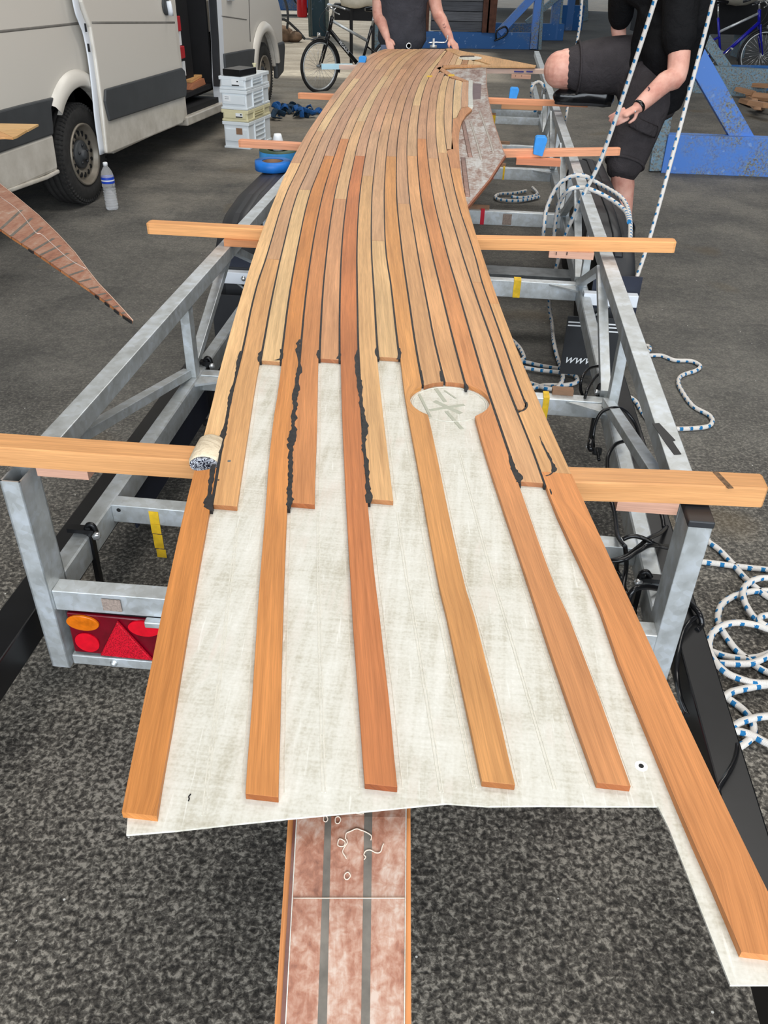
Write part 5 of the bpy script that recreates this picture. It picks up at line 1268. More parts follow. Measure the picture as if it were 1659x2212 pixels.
# ================================================================== water bottle
bp = PZ(243, 452, 0); bt = empty('water_bottle', bp); tag(bt, 'clear plastic water bottle with blue label standing beside the van wheel', 'bottle')
prof = [(0, 0), (.038, .0), (.045, .008)]
for i in range(8): z = .02 + i * .018; prof += [(.046, z), (.042, z + .006), (.042, z + .010), (.046, z + .015)]
prof += [(.045, .175), (.045, .222), (.044, .232), (.036, .262), (.022, .285), (.015, .295), (.0145, .305)]
mb = MB(); mb.lathe(prof, bp, n=28); mb.build('bottle_shell', 'bottle', bt)
mb = MB(); mb.lathe([(0, .002), (.036, .003), (.041, .012), (.041, .150), (0, .150)], bp, n=24); mb.build('water', glass('water_fill', (.97, .98, 1, 1), .85, .12), bt)
mb = MB(); mb.lathe([(.0458, .184), (.0462, .186), (.0462, .224), (.0458, .226)], bp, n=28, caps=False); mb.build('label', plain('blue_label', srgb(34, 72, 188), .4), bt)
mb = MB(); mb.lathe([(.0466, .200), (.0466, .209)], bp, n=28, caps=False); mb.build('label_band', 'white', bt)
mb = MB(); mb.lathe([(.0165, .300), (.0165, .318), (.014, .322), (0, .322)], bp, n=16); mb.build('cap', 'paper', bt)

# ================================================================== tape rolls and cup on the left mudguard, strap heap
def roll(p, r, h, mt, label, cat='tape roll', inner=.6):
    o = empty('tape_roll', p); tag(o, label, cat)
    mb = MB(); mb.lathe([(r * inner, h), (r, h), (r * 1.01, h * .5), (r, 0), (r * inner, 0), (r * inner, h)], p, n=30); mb.build('roll', mt, o)
    mb = MB(); mb.lathe([(r * inner * .99, h * .9), (r * inner * .9, h * .95), (r * inner * .88, 0), (r * inner * .99, 0)], p, n=24, caps=False); mb.build('core', 'brown', o); return o
FZ = .627
p = PZ(590, 366, FZ); roll(p, .095, .045, plain('blue_tape', srgb(36, 120, 210), .45), 'wide blue tape roll on the left trailer mudguard')
p2 = PZ(602, 343, FZ); gr_ = empty('tape_roll', p2); tag(gr_, 'green tape roll banded with blue behind the blue roll on the mudguard', 'tape roll')
mb = MB(); mb.lathe([(.06, .05), (.105, .05), (.105, 0), (.06, 0), (.06, .05)], p2, n=30); mb.build('roll', 'green', gr_)
mb = MB(); mb.lathe([(.1062, .044), (.1062, .004)], p2, n=30, caps=False); 
mb.build('band', plain('light_blue_tape', srgb(74, 160, 226), .4), gr_)
mb = MB(); mb.lathe([(.03, 0), (.03, .05), (.024, .07), (.02, .085), (0, .085)], p2 + Vector((0, 0, .045)), n=12); tag(mb.build('glue_nozzle', 'paper'), 'small white nozzle standing in the green tape roll', 'nozzle')
sh = empty('strap_heap', PZ(640, 250, 0)); tag(sh, 'tangled heap of blue webbing straps on the floor beside the boxes', 'straps')
rnd = random.Random(5)
for i in range(9):
    mb = MB(); P = []; x = rnd.uniform(598, 660); y = rnd.uniform(243, 258)
    for j in range(7):
        P.append(PZ(x, y, 0) + Vector((0, 0, rnd.uniform(.03, .10) if 0 < j < 6 else .02))); x += rnd.uniform(-13, 15); y += rnd.uniform(-4, 4); x = min(max(x, 590), 690); y = min(max(y, 240), 261)
    mb.loft(spline(P, 6), (.03, .006), 8, up=(rnd.uniform(-1, 1), rnd.uniform(-1, 1), .6)); mb.build('strap', 'bluestrap' if i % 2 else 'tealstrap', sh)

# ================================================================== bicycles
def bicycle(c0, frame_mt, label, flip=1, dirv=(1, 0), logo=None, steer=0.0, scale=1.0):
    """c0: front wheel contact point; dirv: from front wheel towards rear"""
    d = Vector((dirv[0], dirv[1], 0)).normalized(); n_ = Vector((-d.y, d.x, 0)); up = Vector((0, 0, 1))
    B = empty('bicycle', c0); tag(B, label, 'bicycle')
    wr = .34 * scale
    P = lambda a, h, s=0.0: Vector(c0) + (d * a + up * h + n_ * s) * scale
    dw = (d * math.cos(steer) + n_ * math.sin(steer)); nw = Vector((-dw.y, dw.x, 0))
    def wh(c, dd, nm):
        W = empty('wheel', c); W.parent = B; W.location = Vector(c) - WL[B.name]; WL[W.name] = Vector(c); nn = Vector((-dd.y, dd.x, 0))
        mb = MB(); mb.loft([c + dd * (wr - .018) * math.cos(a) + up * (wr - .018) * math.sin(a) for a in np.linspace(0, 2 * PI, 44, endpoint=False)], .0185, 8, closed=True); mb.build('tyre', 'rubber_black', W)
        mb = MB(); mb.loft([c + dd * (wr - .045) * math.cos(a) + up * (wr - .045) * math.sin(a) for a in np.linspace(0, 2 * PI, 44, endpoint=False)], (.011, .010), 6, closed=True); mb.build('rim', 'galv', W)
        mb = MB()
        for i in range(28):
            a = 2 * PI * i / 28; mb.loft([c + nn * (.03 if i % 2 else -.03) + dd * .02 * math.cos(a + 1.2) + up * .02 * math.sin(a + 1.2), c + dd * (wr - .05) * math.cos(a) + up * (wr - .05) * math.sin(a)], .0016, 4)
        o = mb.build('spokes', 'chrome', W); o['kind'] = 'stuff'
        mb = MB(); mb.loft([c - nn * .05, c + nn * .05], .018, 10); mb.build('hub', 'galv', W)
    fw = P(0, wr); rw = P(1.08, wr); wh(fw, dw, 'f'); wh(rw, d, 'r')
    ht, hb = P(.19, .92), P(.145, .74)
    bb = P(.60, .29); st = P(.76, .80)
    def tube(a, b, r, name, mt): mb = MB(); mb.loft([a, b], r, 10); return mb.build(name, mt, B)
    for s_ in (-1, 1):
        mb = MB(); mb.loft([P(.135, .735, .045 * s_), P(.10, .60, .055 * s_), P(0, wr, .055 * s_)], [.017, .015, .010], 8); mb.build('fork_blade', frame_mt, B)
        mb = MB(); mb.loft([P(.68, .56, .03 * s_), rw + n_ * .06 * s_], .009, 6); mb.build('seat_stay', frame_mt, B)
        mb = MB(); mb.loft([bb + n_ * .03 * s_, rw + n_ * .06 * s_], .010, 6); mb.build('chain_stay', frame_mt, B)
    tube(ht, hb, .024, 'head_tube', frame_mt); dt = tube(hb + up * .02, bb, .026, 'down_tube', frame_mt); tube(bb, st, .018, 'seat_tube', frame_mt); tube(ht - up * .05, P(.70, .62), .018, 'top_tube', 'galv' if logo else frame_mt)
    tube(st, P(.80, .97), .013, 'seat_post', 'chrome')
    mb = MB(); mb.loft([P(.66, 1.0), P(.75, 1.005), P(.90, 1.01)], [(.02, .02), (.05, .03), (.09, .03)], 10); mb.build('saddle', 'blackbox', B)
    mb = MB(); mb.loft([ht, P(.21, 1.0), P(.15, 1.04)], .015, 8); mb.build('stem', 'chrome', B)
    mb = MB(); mb.loft(spline([P(.30, 1.02, -.29), P(.20, 1.05, -.20), P(.14, 1.05, 0), P(.20, 1.05, .20), P(.30, 1.02, .29)], 5), .011, 8); mb.build('handlebar', 'chrome', B)
    for s_ in (-1, 1):
        mb = MB(); mb.loft([P(.27, 1.03, .25 * s_), P(.36, 1.0, .30 * s_)], .018, 10); mb.build('grip', 'plastic', B)
        mb = MB(); mb.loft(spline([P(.20, 1.04, .18 * s_), P(.16, .99, .22 * s_), P(.22, .96, .28 * s_)], 4), .007, 6); mb.build('brake_lever', 'chrome', B)
    mb = MB(); A_ = np.linspace(PI * .62, -.28, 22); mb.loft([fw + dw * -math.cos(PI - a) * (wr + .012) + up * math.sin(a) * (wr + .012) for a in A_], (.028, .005), 8, up=tuple(fw * 0 + up)); mb.build('mudguard', 'plastic', B)
    mb = MB(); mb.loft([P(-.02, .70), P(.02, .70)], [.03, .025], 10); mb.build('headlamp', 'chrome', B)
    mb = MB(); mb.loft(spline([P(.15, 1.03, .05), P(.04, .92, .05), P(.02, .80, .04), P(.10, .72, .03)], 5), .004, 6); mb.loft(spline([P(.2, 1.03, -.1), P(.08, .98, -.05), P(.06, .85, -.04), P(.12, .76, 0)], 5), .004, 6); mb.build('brake_cable', 'plastic', B)
    mb = MB(); mb.lathe([(.09, -.004), (.09, .004), (.05, .004), (0, .004)], bb + n_ * -.05, axis=n_, n=22); mb.build('chainring', 'galv', B)
    for s_ in (-1, 1):
        mb = MB(); mb.loft([bb + n_ * .06 * s_, bb + n_ * .08 * s_ + d * -.10 * s_ + up * .13 * s_], .010, 6); mb.loft([bb + n_ * .08 * s_ + d * -.10 * s_ + up * .13 * s_, bb + n_ * .17 * s_ + d * -.10 * s_ + up * .13 * s_], .014, 6); mb.build('crank', 'chrome', B)
    if logo:
        sd = -1
        cu = bpy.data.curves.new('lettering', 'FONT'); cu.body = logo; cu.size = .045; cu.extrude = .0005; cu.align_x = 'CENTER'; cu.align_y = 'CENTER'
        o_ = bpy.data.objects.new('lettering', bpy.data.meshes.new_from_object(bpy.data.objects.new('tmp', cu))); COL.objects.link(o_); o_.data.materials.append(MAT['paper'])
        a_, b_ = hb + up * .02, bb; dx = (b_ - a_).normalized(); zz = n_ * -1; yy = zz.cross(dx)
        o_.parent = dt; ctr = a_.lerp(b_, .45) + zz * .0265
        o_.matrix_local = Matrix.Translation(ctr - WL[B.name]) @ Matrix((tuple(dx), tuple(yy), tuple(zz))).transposed().to_4x4()
    return B
MAT['rubber_black'] = plain('bicycle_tyre', srgb(30, 30, 32), .7)
bicycle(PZ(692, 197, 0), 'blackbox', 'black bicycle parked between the van and the man in grey', dirv=(1, .34), logo='PEGASUS', steer=.42, scale=.92)
bk2 = bicycle(PZ(1642, 190, 0) + Vector((.25, .9, 0)), 'bikeblue', 'dark blue bicycle behind the blue steel cradle at the right', dirv=(-1, .05), logo='PEGASUS')

# ================================================================== blue cradles and the far hall
def steel(root, pts, w, h, name, mt, up=(0, 0, 1), bev=.004):
    mb = MB()
    for a, b in zip(pts[:-1], pts[1:]): mb.beam(a, b, w, h, up=up)
    return mb.build(name, mt, root, bevel=bev)
# right foreground cradle
cr = empty('boat_cradle', PZ(1500, 375, 0)); tag(cr, 'bright blue chipped steel boat cradle at the right edge behind the standing man', 'cradle')
a, b = PZ(1428, 374, 0), PZ(1659, 383, 0); d = (b - a).normalized(); nb = Vector((-d.y, d.x, 0))
zt_ = PY(1440, 291, a.y).z
c_ = a + nb * .06
steel(cr, [c_ + Vector((0, 0, zt_)), c_ + d * 2.6 + Vector((0, 0, zt_))], .12, zt_, 'base_beam', 'blue')
q0 = PY(1404, 371, a.y - .03); q1 = PY(1450, 222, a.y - .03)
pb_ = a - d * .055
steel(cr, [Vector((q0.x + .075, a.y + .02, .012)), Vector((q1.x - .03, a.y + .05, q1.z + .25))], .13, .05, 'upright', 'blue_rust', up=(0, -1, 0))
steel(cr, [Vector((q0.x + .135, a.y + .045, .012)), Vector((q1.x + .03, a.y + .07, q1.z + .25))], .02, .12, 'upright_flange', 'blue', up=(0, -1, 0))
g0 = PY(1619, 300, a.y + .02); g1 = PY(1488, 95, a.y + .10)
steel(cr, [g0 + Vector((0, 0, -.06)), g1], .165, .07, 'brace', 'blue', up=(0, -1, 0))
rd = MB(); rd.loft([PY(1617, 345, a.y - .005), PY(1619, 350, a.y - .005), PY(1630, 351, a.y - .005), PY(1645, 353, a.y - .005), PY(1659, 352, a.y - .005)], .005, 5); rd.build('rust_crack', 'rustbrown', cr)
# second beam with brace
cr2 = empty('boat_cradle', PZ(1560, 200, 0)); tag(cr2, 'duller blue cradle beam with brace standing behind the bright one', 'cradle')
a2, b2_ = PZ(1440, 197, 0), PZ(1655, 212, 0); d2 = (b2_ - a2).normalized(); z2 = PY(1560, 142, PZ(1560, 202, 0).y).z
steel(cr2, [a2 - d2 * .8 + Vector((0, .06, z2)), a2 + d2 * (b2_ - a2).length + Vector((0, .06, z2))], .12, z2, 'base_beam', 'blue_rust')
g0 = PY(1572, 150, a2.y - .1); g1 = PY(1500, 48, a2.y - .05); steel(cr2, [g0, g1 + (g1 - g0) * .3], .13, .06, 'brace', 'blue_rust', up=(0, -1, 0))
m_ = MB(); m_.box(PY(1620, 168, a2.y - .075), (.6, .01, z2 * .9), 0); m_.build('blue_panel', 'blue_deep', cr2)
# far group
cg = empty('boat_cradle', PZ(1050, 107, 0)); tag(cg, 'large deep blue boat cradle behind the man in grey, with upright posts', 'cradle')
a3 = PZ(905, 104, 0); b3_ = PZ(1160, 107, 0); d3 = (b3_ - a3).normalized(); z3 = PY(1000, 71, PZ(1000, 107, 0).y).z
steel(cg, [a3 + Vector((0, .08, z3)), a3 + d3 * (b3_ - a3).length + Vector((0, .08, z3))], .16, z3, 'base_beam', 'blue_deep')
def post_px(root, x0, y0, x1, y1, Y, w, name='post', mt='blue_deep', dpt=.12):
    p0, p1 = PY(x0, y0, Y), PY(x1, y1, Y); p0.z = max(p0.z, .0)
    steel(root, [p0, p1 + (p1 - p0).normalized() * .35], w, dpt, name, mt, up=(0, -1, 0))
Yp = b3_.y
post_px(cg, 1152, 106, 1163, 0, Yp - .1, .13, 'post', 'blue'); post_px(cg, 1166, 108, 1172, 0, Yp - .05, .06, 'post_flange', 'blue_rust')
post_px(cg, 1078, 72, 1146, 0, Yp - .12, .13, 'brace', 'blue')
mb = MB(); P = [PY(x, y, Yp - .22) for x, y in [(1072, 84), (1072, 70), (1080, 62), (1092, 58), (1097, 68), (1090, 78), (1078, 84), (1068, 88)]]; mb.loft(spline(P, 4, closed=False), .016, 6); tag(mb.build('black_strap', 'blackmetal', cg), 'black strap looped on the brace')
a4, b4_ = PZ(1060, 86, 0), PZ(1215, 88, 0); z4 = PY(1150, 52, a4.y).z
steel(cg, [a4 + Vector((0, .1, z4)), b4_ + Vector((0, .1, z4))], .16, z4, 'base_beam', 'blue_deep')
post_px(cg, 1196, 86, 1205, 0, b4_.y, .15, 'post', 'blue_deep'); post_px(cg, 1207, 86, 1214, 0, b4_.y + .05, .06, 'post_flange', 'blue_rust')
post_px(cg, 1138, 50, 1198, 0, b4_.y - .05, .10, 'brace', 'blue_rust')
post_px(cg, 815, 109, 813, 40, 16.6, .16, 'post', 'blue_rust')
a5, b5_ = PZ(1190, 66, 0), PZ(1255, 66, 0); steel(cg, [a5 + Vector((0, .1, .5)), b5_ + Vector((0, .1, .5))], .16, .5, 'base_beam', 'blue_deep')
post_px(cg, 1228, 66, 1236, 0, b5_.y - .1, .16, 'post', 'blue_deep'); post_px(cg, 1262, 50, 1262, 0, b5_.y + 3, .2, 'post', 'blue_rust')
# weathered keel blocks resting on it: planks one above another
wk = empty('plank_stack', PZ(990, 100, 0) + Vector((0, .3, 0))); tag(wk, 'grey weathered timber wall of planks on the blue cradle behind the man in grey', 'timber')
Yw = a3.y + .18
x0w, x1w = PY(932, 30, Yw).x, PY(1046, 30, Yw).x
for i in range(7):
    z = z3 + .01 + i * .16; mb = MB(); mb.box(Vector(((x0w + x1w) / 2, Yw + .1 + random.uniform(-.01, .01), z + .075)), (x1w - x0w, .2, .15)); mb.build('plank', 'weathered', wk, color=tint(random.choice([(104, 106, 112), (92, 94, 100), (112, 110, 110)])), bevel=.004)
rp = empty('rusty_post', PZ(1060, 90, 0)); tag(rp, 'pair of rusty brown steel posts beside the grey timber wall', 'posts')
for x0, x1, w_ in ((1048, 1052, .12), (1060, 1066, .16), (920, 922, .10)):
    mb = MB(); p0 = PY(x0, 68, Yw - .10); p1 = PY(x1, 0, Yw - .10); mb.beam(Vector((p0.x, Yw - .10, z3 + .002)), p1 + Vector((0, 0, .3)), w_, .1, up=(0, -1, 0)); mb.build('post', 'rustbrown', rp)
# dark backdrop in the shade: machinery and hull
hl = empty('boat_hull', PZ(1100, 60, 0) + Vector((0, 6, 0))); tag(hl, 'dark hull standing in the shade behind the blue cradle', 'boat')
mb = MB(); c = PY(1120, -20, 25.0)
for i in range(1): pass
secs = []
for t in np.linspace(0, 1, 9):
    w_ = 1.5 * math.sin(PI * (.15 + .8 * t)); secs.append((c.x - 3.5 + 7.5 * t, w_))
P = [Vector((x, 29.5, 1.55)) for x, w_ in secs]; mb.loft(P, [(w_ * .8, 1.1 * w_ / 1.5) for x, w_ in secs], 20); mb.build('hull', 'rustbrown' if False else 'dark', hl)
for x in (-2, 2.4):
    mb = MB(); mb.box(Vector((c.x + x, 29.5, .28)), (.4, .6, .55)); mb.build('keel_block', 'weathered', hl, color=srgb(90, 84, 76))
# hall column and things at the left far side
col = empty('steel_column', PZ(690, 80, 0)); tag(col, 'green and dark blue painted steel hall column behind the bicycle', 'column')
pc = PZ(668, 80, 0); pd = PZ(706, 79, 0); w_ = (pd - pc).length; cc = (pc + pd) / 2
mb = MB(); mb.box(cc + Vector((.03, .15, 3.45)), (w_ - .08, .02, 6.9)); mb.build('web', 'col_paint' if 'col_paint' in MAT else MAT.setdefault('col_paint', bluepaint('column_paint', srgb(34, 66, 78), -.05)), col)
mb = MB(); mb.box(cc + Vector((-w_ / 2 + .03, .15, 3.45)), (.05, .32, 6.9)); mb.build('flange', 'col_flange' if 'col_flange' in MAT else MAT.setdefault('col_flange', plain('column_flange', srgb(84, 96, 92), .6, var=.2)), col)
mb = MB(); mb.box(cc + Vector((w_ / 2 - .01, .15, 3.45)), (.05, .32, 6.9)); mb.build('flange', 'col_flange', col)
mb = MB(); mb.box(cc + Vector((.05, .135, 1.05)), (w_ * .5, .004, .7)); mb.build('paint_patch', plain('mint_paint', srgb(104, 168, 148), .6, var=.3, scale=9), col)
fe = empty('fire_extinguisher', PY(656, 38, pc.y - .05)); tag(fe, 'red fire extinguisher hanging on the hall column', 'extinguisher')
p = PY(656, 37, pc.y - .1); mb = MB(); p.x = pc.x - .12; mb.lathe([(0, 0), (.09, .0), (.10, .03), (.10, .50), (.07, .58), (.03, .60), (.03, .66), (0, .66)], p, n=20); mb.build('cylinder', 'red', fe)
mb = MB(); mb.loft(spline([p + Vector((0, 0, .64)), p + Vector((.12, -.02, .6)), p + Vector((.13, -.03, .3))], 4), .015, 6); mb.build('hose', 'blackmetal', fe)
mb = MB(); mb.box(p + Vector((.07, .06, .4)), (.1, .04, .06)); mb.build('bracket', 'blackmetal', fe)
bm = empty('blue_machine', PZ(618, 38, 0)); tag(bm, 'dark blue wheeled machine at the far left beyond the van', 'machine')
mb = MB(); q = PZ(620, 36, 0); 
mb.box(q + Vector((0, .5, .55)), (1.15, .8, .85)); mb.build('housing', 'blue_deep', bm, bevel=.03)
mb = MB(); mb.box(q + Vector((-.38, .08, .55)), (.3, .03, .5)); mb.build('panel', 'blackmetal', bm)
for dx in (-.4, .4):
    mb = MB(); mb.lathe([(0, 0), (.13, 0), (.13, .08), (0, .08)], q + Vector((dx, .1, .14)), axis=(0, 1, 0), n=16); mb.build('castor', 'rubber', bm)
mb = MB(); mb.box(q + Vector((-.3, .05, .85)), (.2, .01, .12)); mb.build('nameplate', 'paper', bm)
cbm = MB(); cbm.loft(spline([q + Vector((.1, 0, .9)), q + Vector((.2, -.1, .4)), q + Vector((.35, -.1, .3)), q + Vector((.5, -.05, .6))], 5), .02, 6); cbm.build('cable', 'blackmetal', bm)
hp = empty('hose_heap', PZ(612, 92, 0)); tag(hp, 'brown heap of hose and old fittings on the floor beyond the van nose', 'hose')
q = PZ(612, 90, 0)
mb = MB(); mb.loft([q + Vector((-.05 + .16 * math.cos(a) * (1), .05 * math.sin(a), .42 + .36 * math.sin(a))) for a in np.linspace(-PI * .35, PI * 1.35, 20)], .024, 7); mb.loft(spline([q + Vector((-.2, 0, .1)), q + Vector((.0, -.1, .38)), q + Vector((.25, 0, .22)), q + Vector((.42, 0, .05))], 5), .024, 7); mb.build('hose', 'moulding', hp)
mb = MB(); mb.ball(q + Vector((-.05, .05, .12)), (.26, .2, .16), 12); mb.ball(q + Vector((.22, .0, .09)), (.16, .13, .1), 10); mb.build('fitting', plain('rusty_fitting', srgb(132, 108, 88), .9, var=.4, scale=9), hp)
for k_, (xa, xb, ya, lab) in enumerate(((736, 802, 14, 'pale wrapped roll on trestles at the top, behind the handlebar'),)):
    Yq = 15.0; p0, p1 = PY(xa, ya - 8, Yq), PY(xb + 22, ya - 4, Yq); w_ = empty('wrapped_roll', Vector(((p0.x + p1.x) / 2, Yq, 0))); tag(w_, lab, 'roll')
    mb = MB(); mb.loft(spline([p0 + Vector((0, 0, .10)), p0.lerp(p1, .35) + Vector((0, 0, .06)), p0.lerp(p1, .65) + Vector((0, 0, .1)), p1 + Vector((0, 0, .1))], 4), [.05] + [.13] * 11 + [.06], 14); mb.build('wrap', 'tarp', w_, remesh=0)
    for t_ in (.25, .8):
        mb = MB(); q = p0.lerp(p1, t_); mb.beam(Vector((q.x, Yq + .12, q.z + .01)), Vector((q.x, Yq + .12, .012)), .05, .05, up=(0, 1, 0)); mb.build('leg', 'dark', w_)
    qz = PY(770, 28, Yq).z; mb = MB(); mb.box(Vector(((p0.x + p1.x) / 2 + .05, Yq + .25, qz)), (.95, .3, .22)); mb.build('table_top', 'dark', w_)
# wrapped object top right, dark bench
wo = empty('wrapped_hull', PY(1590, 5, 16.5) * 1.0); wo.location.z = 0; WL[wo.name].z = 0
tag(wo, 'pale wrapped bundle on a dark stand at the top right above the bicycles', 'bundle')
mb = MB(); q = PY(1592, 4, 16.5); mb.ball(q + Vector((0, 0, .22)), (.42, .5, .28), 16); mb.build('wrap', 'tarp', wo)
mb = MB(); mb.box(Vector((q.x + .1, 17.6, .62)), (3.0, .5, .5)); mb.build('stand', 'dark', wo)
for dx in (-1.2, -.4, .5, 1.4):
    mb = MB(); mb.box(Vector((q.x + .1 + dx, 17.6, .19)), (.12, .4, .38)); mb.build('leg', 'blue_rust', wo)
# wood scraps
rnd = random.Random(3)
ws = [(1622, 222, 1.0), (1612, 228, .9), (1634, 216, .9), (1640, 240, .8), (1625, 245, .9), (1650, 225, .8), (1649, 247, .7), (1606, 215, .8), (1640, 213, .8), (1630, 256, .8)]
for i, (x, y, l) in enumerate(ws):
    p = PZ(x, y, 0) + Vector((0, 0, .002 + .058 * (i // 4))); mb = MB(); R = Matrix.Rotation(rnd.uniform(-.9, .5) + PI / 2 + .4, 3, 'Z') @ Matrix.Rotation(rnd.uniform(-.06, .10), 3, 'Y')
    mb.box(p + Vector((0, 0, .04)), (.42 * l, .085, .05), R=R, taper=.9); tag(mb.build('firewood', 'batten', color=tint((172, 132, 100))), {2: 'wood scrap at the back of the heap by the blue panel', 7: 'leftmost wood scrap of the heap by the blue panel', 9: 'front wood scrap of the heap by the blue panel', 6: 'rightmost wood scrap of the heap by the blue panel'}.get(i, 'split wood scrap in the middle of the heap by the blue panel'), 'wood', 'wood scraps heaped at the right')
# clamp and rack handle behind the far end of the panel
ck = empty('clamp', PY(936, 92, 9.4)); tag(ck, 'small screw clamp on the far edge of the panel by the man in grey', 'clamp')
q = PZ(936, 103, ZP); mb = MB(); mb.lathe([(0, 0), (.035, 0), (.035, .02), (.012, .025), (.010, .08), (0, .08)], q, n=14); mb.build('screw', 'galv', ck)
mb = MB(); mb.loft(spline([q + Vector((-.05, .02, .04)), q + Vector((.03, .02, .045)), q + Vector((.12, .02, .05)), q + Vector((.14, .02, .11))], 4), .007, 6); mb.build('handle', 'chrome', ck)

# ================================================================== ropes
def rope(segs, label, r=.0098, name='rope', n=8, k=7, closed=False, group=None):
    mb = MB()
    for s_ in segs: mb.loft(spline(s_, k), r, n)
    return tag(mb.build(name, 'rope'), label, 'rope', group)
FR = .0105
def F(pts, z=FR): return [PZ(x, y, z) for x, y in pts]
rope([[PY(1450, -120, 3.75), PY(1415, 0, 3.8), PY(1366, 150, 3.85), PY(1300, 340, 3.95), PY(1258, 425, 4.0), PY(1222, 508, 4.05), PY(1200, 585, 4.1), PY(1187, 650, 4.2), PY(1192, 695, 4.2), PZ(1196, 736, .06), PZ(1205, 775, .02), PZ(1215, 803, .034), PZ(1213.5, 824, .034), PZ(1199, 839, .02), PZ(1178, 838, .03), PZ(1150, 829, FR), PZ(1100, 815, FR)]], 'left of two blue-flecked ropes hanging in front of the black-shirted man, falling through the trailer')
rope([[PY(1575, -140, 4.2), PY(1541, 0, 4.2), PY(1505, 140, 4.2), PY(1452, 340, 4.12), PY(1405, 510, 3.98), PY(1372, 610, 3.82), PY(1356, 655, 3.75), PZ(1350, 695, .12), PZ(1362, 728, FR), PZ(1383, 744, FR), PZ(1401, 748, FR), PZ(1403, 757, FR), PZ(1393, 767, FR), PZ(1429, 768, FR), PZ(1457, 778, FR), PZ(1493, 780, FR), PZ(1512, 790, FR), PZ(1504, 800, FR), PZ(1473, 811, FR), PZ(1465, 825, FR), PZ(1473, 845, FR), PZ(1497, 877, FR), PZ(1532, 897, FR), PZ(1538, 913, FR), PZ(1520, 923, FR), PZ(1453, 926, FR), PZ(1410, 915, FR), PZ(1389, 893, FR), PZ(1373, 867, FR), PZ(1347, 852, FR), PZ(1330, 850, FR), PZ(1300, 846, FR)]], 'right of two hanging blue-flecked ropes, ending in a wavy line on the floor')
L1 = [PZ(1172, 520, .42), PZ(1175, 490, .50), PZ(1181, 450, .58), PZ(1203, 403, .68), PZ(1232, 382, .73), PZ(1262, 380, .74), PZ(1292, 396, .70), PZ(1335, 421, .69), PZ(1353, 443, .675), PZ(1361, 475, .665), PZ(1361, 522, .655)]
L2 = [PZ(1196, 522, .42), PZ(1201, 470, .55), PZ(1210, 434, .64), PZ(1230, 410, .71), PZ(1258, 405, .722), PZ(1285, 413, .71), PZ(1318, 430, .69), PZ(1343, 449, .675), PZ(1354, 462, .67), PZ(1359, 480, .675)]
rope([L1, L2], 'two bights of blue-flecked rope bent over the right trailer rail')
rope([F([(1104, 733), (1112, 740), (1123, 752), (1131, 768), (1131, 775), (1122, 779), (1140, 783), (1170, 790), (1208, 796)]), F([(1110, 790), (1133, 794), (1170, 800), (1209, 804), (1237, 808), (1247, 820), (1240, 828), (1213, 832), (1178, 832), (1150, 838), (1110, 842)], FR + .008)], 'blue-flecked rope lying on the floor under the trailer on the right')
rope([F([(1137, 412), (1110, 417), (1080, 419), (1070, 425), (1080, 431), (1110, 434), (1140, 431), (1165, 425)], .02), F([(1105, 425), (1130, 427), (1160, 420), (1150, 405)], .03)], 'small grey loop of rope on the floor inside the trailer frame', r=.012)
rope([[PZ(1156, 240, .55), PZ(1150, 215, .62), PZ(1149, 190, .71), PZ(1156, 180, .73), PZ(1166, 178, .735), PZ(1174, 186, .72), PZ(1176, 200, .66)]], 'rope end hooked over the far end of the right trailer rail', r=.014)
rope([[PY(1262, -60, 8.6), PY(1254, 40, 8.6), PY(1248, 84, 8.6), PY(1236, 160, 8.5), PY(1227, 225, 8.4), PY(1222, 262, 8.4), PZ(1216, 305, .02)]], 'thin blue-flecked rope hanging behind the raised knee', r=.012)
coil = [
 F([(1508,1145),(1528,1168),(1553,1187),(1580,1215),(1607,1246),(1632,1269),(1659,1289),(1700,1310)]),
 F([(1440,1208),(1480,1212),(1515,1213.5),(1553,1218),(1598,1224),(1659,1230.5),(1720,1236)]),
 F([(1720,1262),(1690,1250),(1659,1248),(1637,1250),(1616,1260),(1605,1276),(1608,1298),(1621,1323),(1637,1341),(1659,1357),(1700,1372)], .024),
 F([(1740,1290),(1700,1278),(1659,1276),(1621,1278),(1587,1287),(1560,1305),(1551,1328),(1553,1348),(1567,1373),(1587,1400),(1607,1418),(1643,1445),(1690,1465)]),
 F([(1720,1385),(1690,1370),(1659,1359),(1632,1350),(1598,1345),(1567,1349),(1542,1364),(1532,1386),(1535,1411),(1549,1434),(1571,1454),(1598,1466),(1632,1475),(1690,1476)], .026),
 F([(1495,1355),(1508,1375),(1524,1400),(1542,1409),(1567,1417),(1598,1422),(1632,1420),(1659,1412),(1700,1390)]),
 F([(1553,1432),(1587,1434),(1621,1433),(1644,1425),(1659,1417),(1700,1395)], .022),
 F([(1535,1530),(1553,1515),(1576,1497),(1598,1490),(1632,1483),(1659,1479),(1710,1470)], .020),
 F([(1553,1432),(1542,1436),(1534,1445),(1540,1463),(1553,1493),(1576,1511),(1603,1531),(1621,1552),(1628,1574),(1621,1595),(1598,1613),(1575,1622)]),
 F([(1555,1588),(1573,1577),(1598,1561),(1625,1552),(1659,1547),(1720,1545)], .024),
 F([(1560,1572),(1580,1577),(1610,1583),(1632,1592),(1659,1606),(1710,1625)], .020),
 F([(1455,1536),(1472,1543),(1485,1550),(1510,1562),(1540,1570),(1560,1572)]),
 F([(1655,1352),(1640,1342),(1645,1332),(1665,1328)], .03)]
ends = sorted([c_[i_] for c_ in coil for i_ in (0, -1) if c_[i_].x > PZ(1685, 1300, 0).x - .02], key=lambda q: q.y)
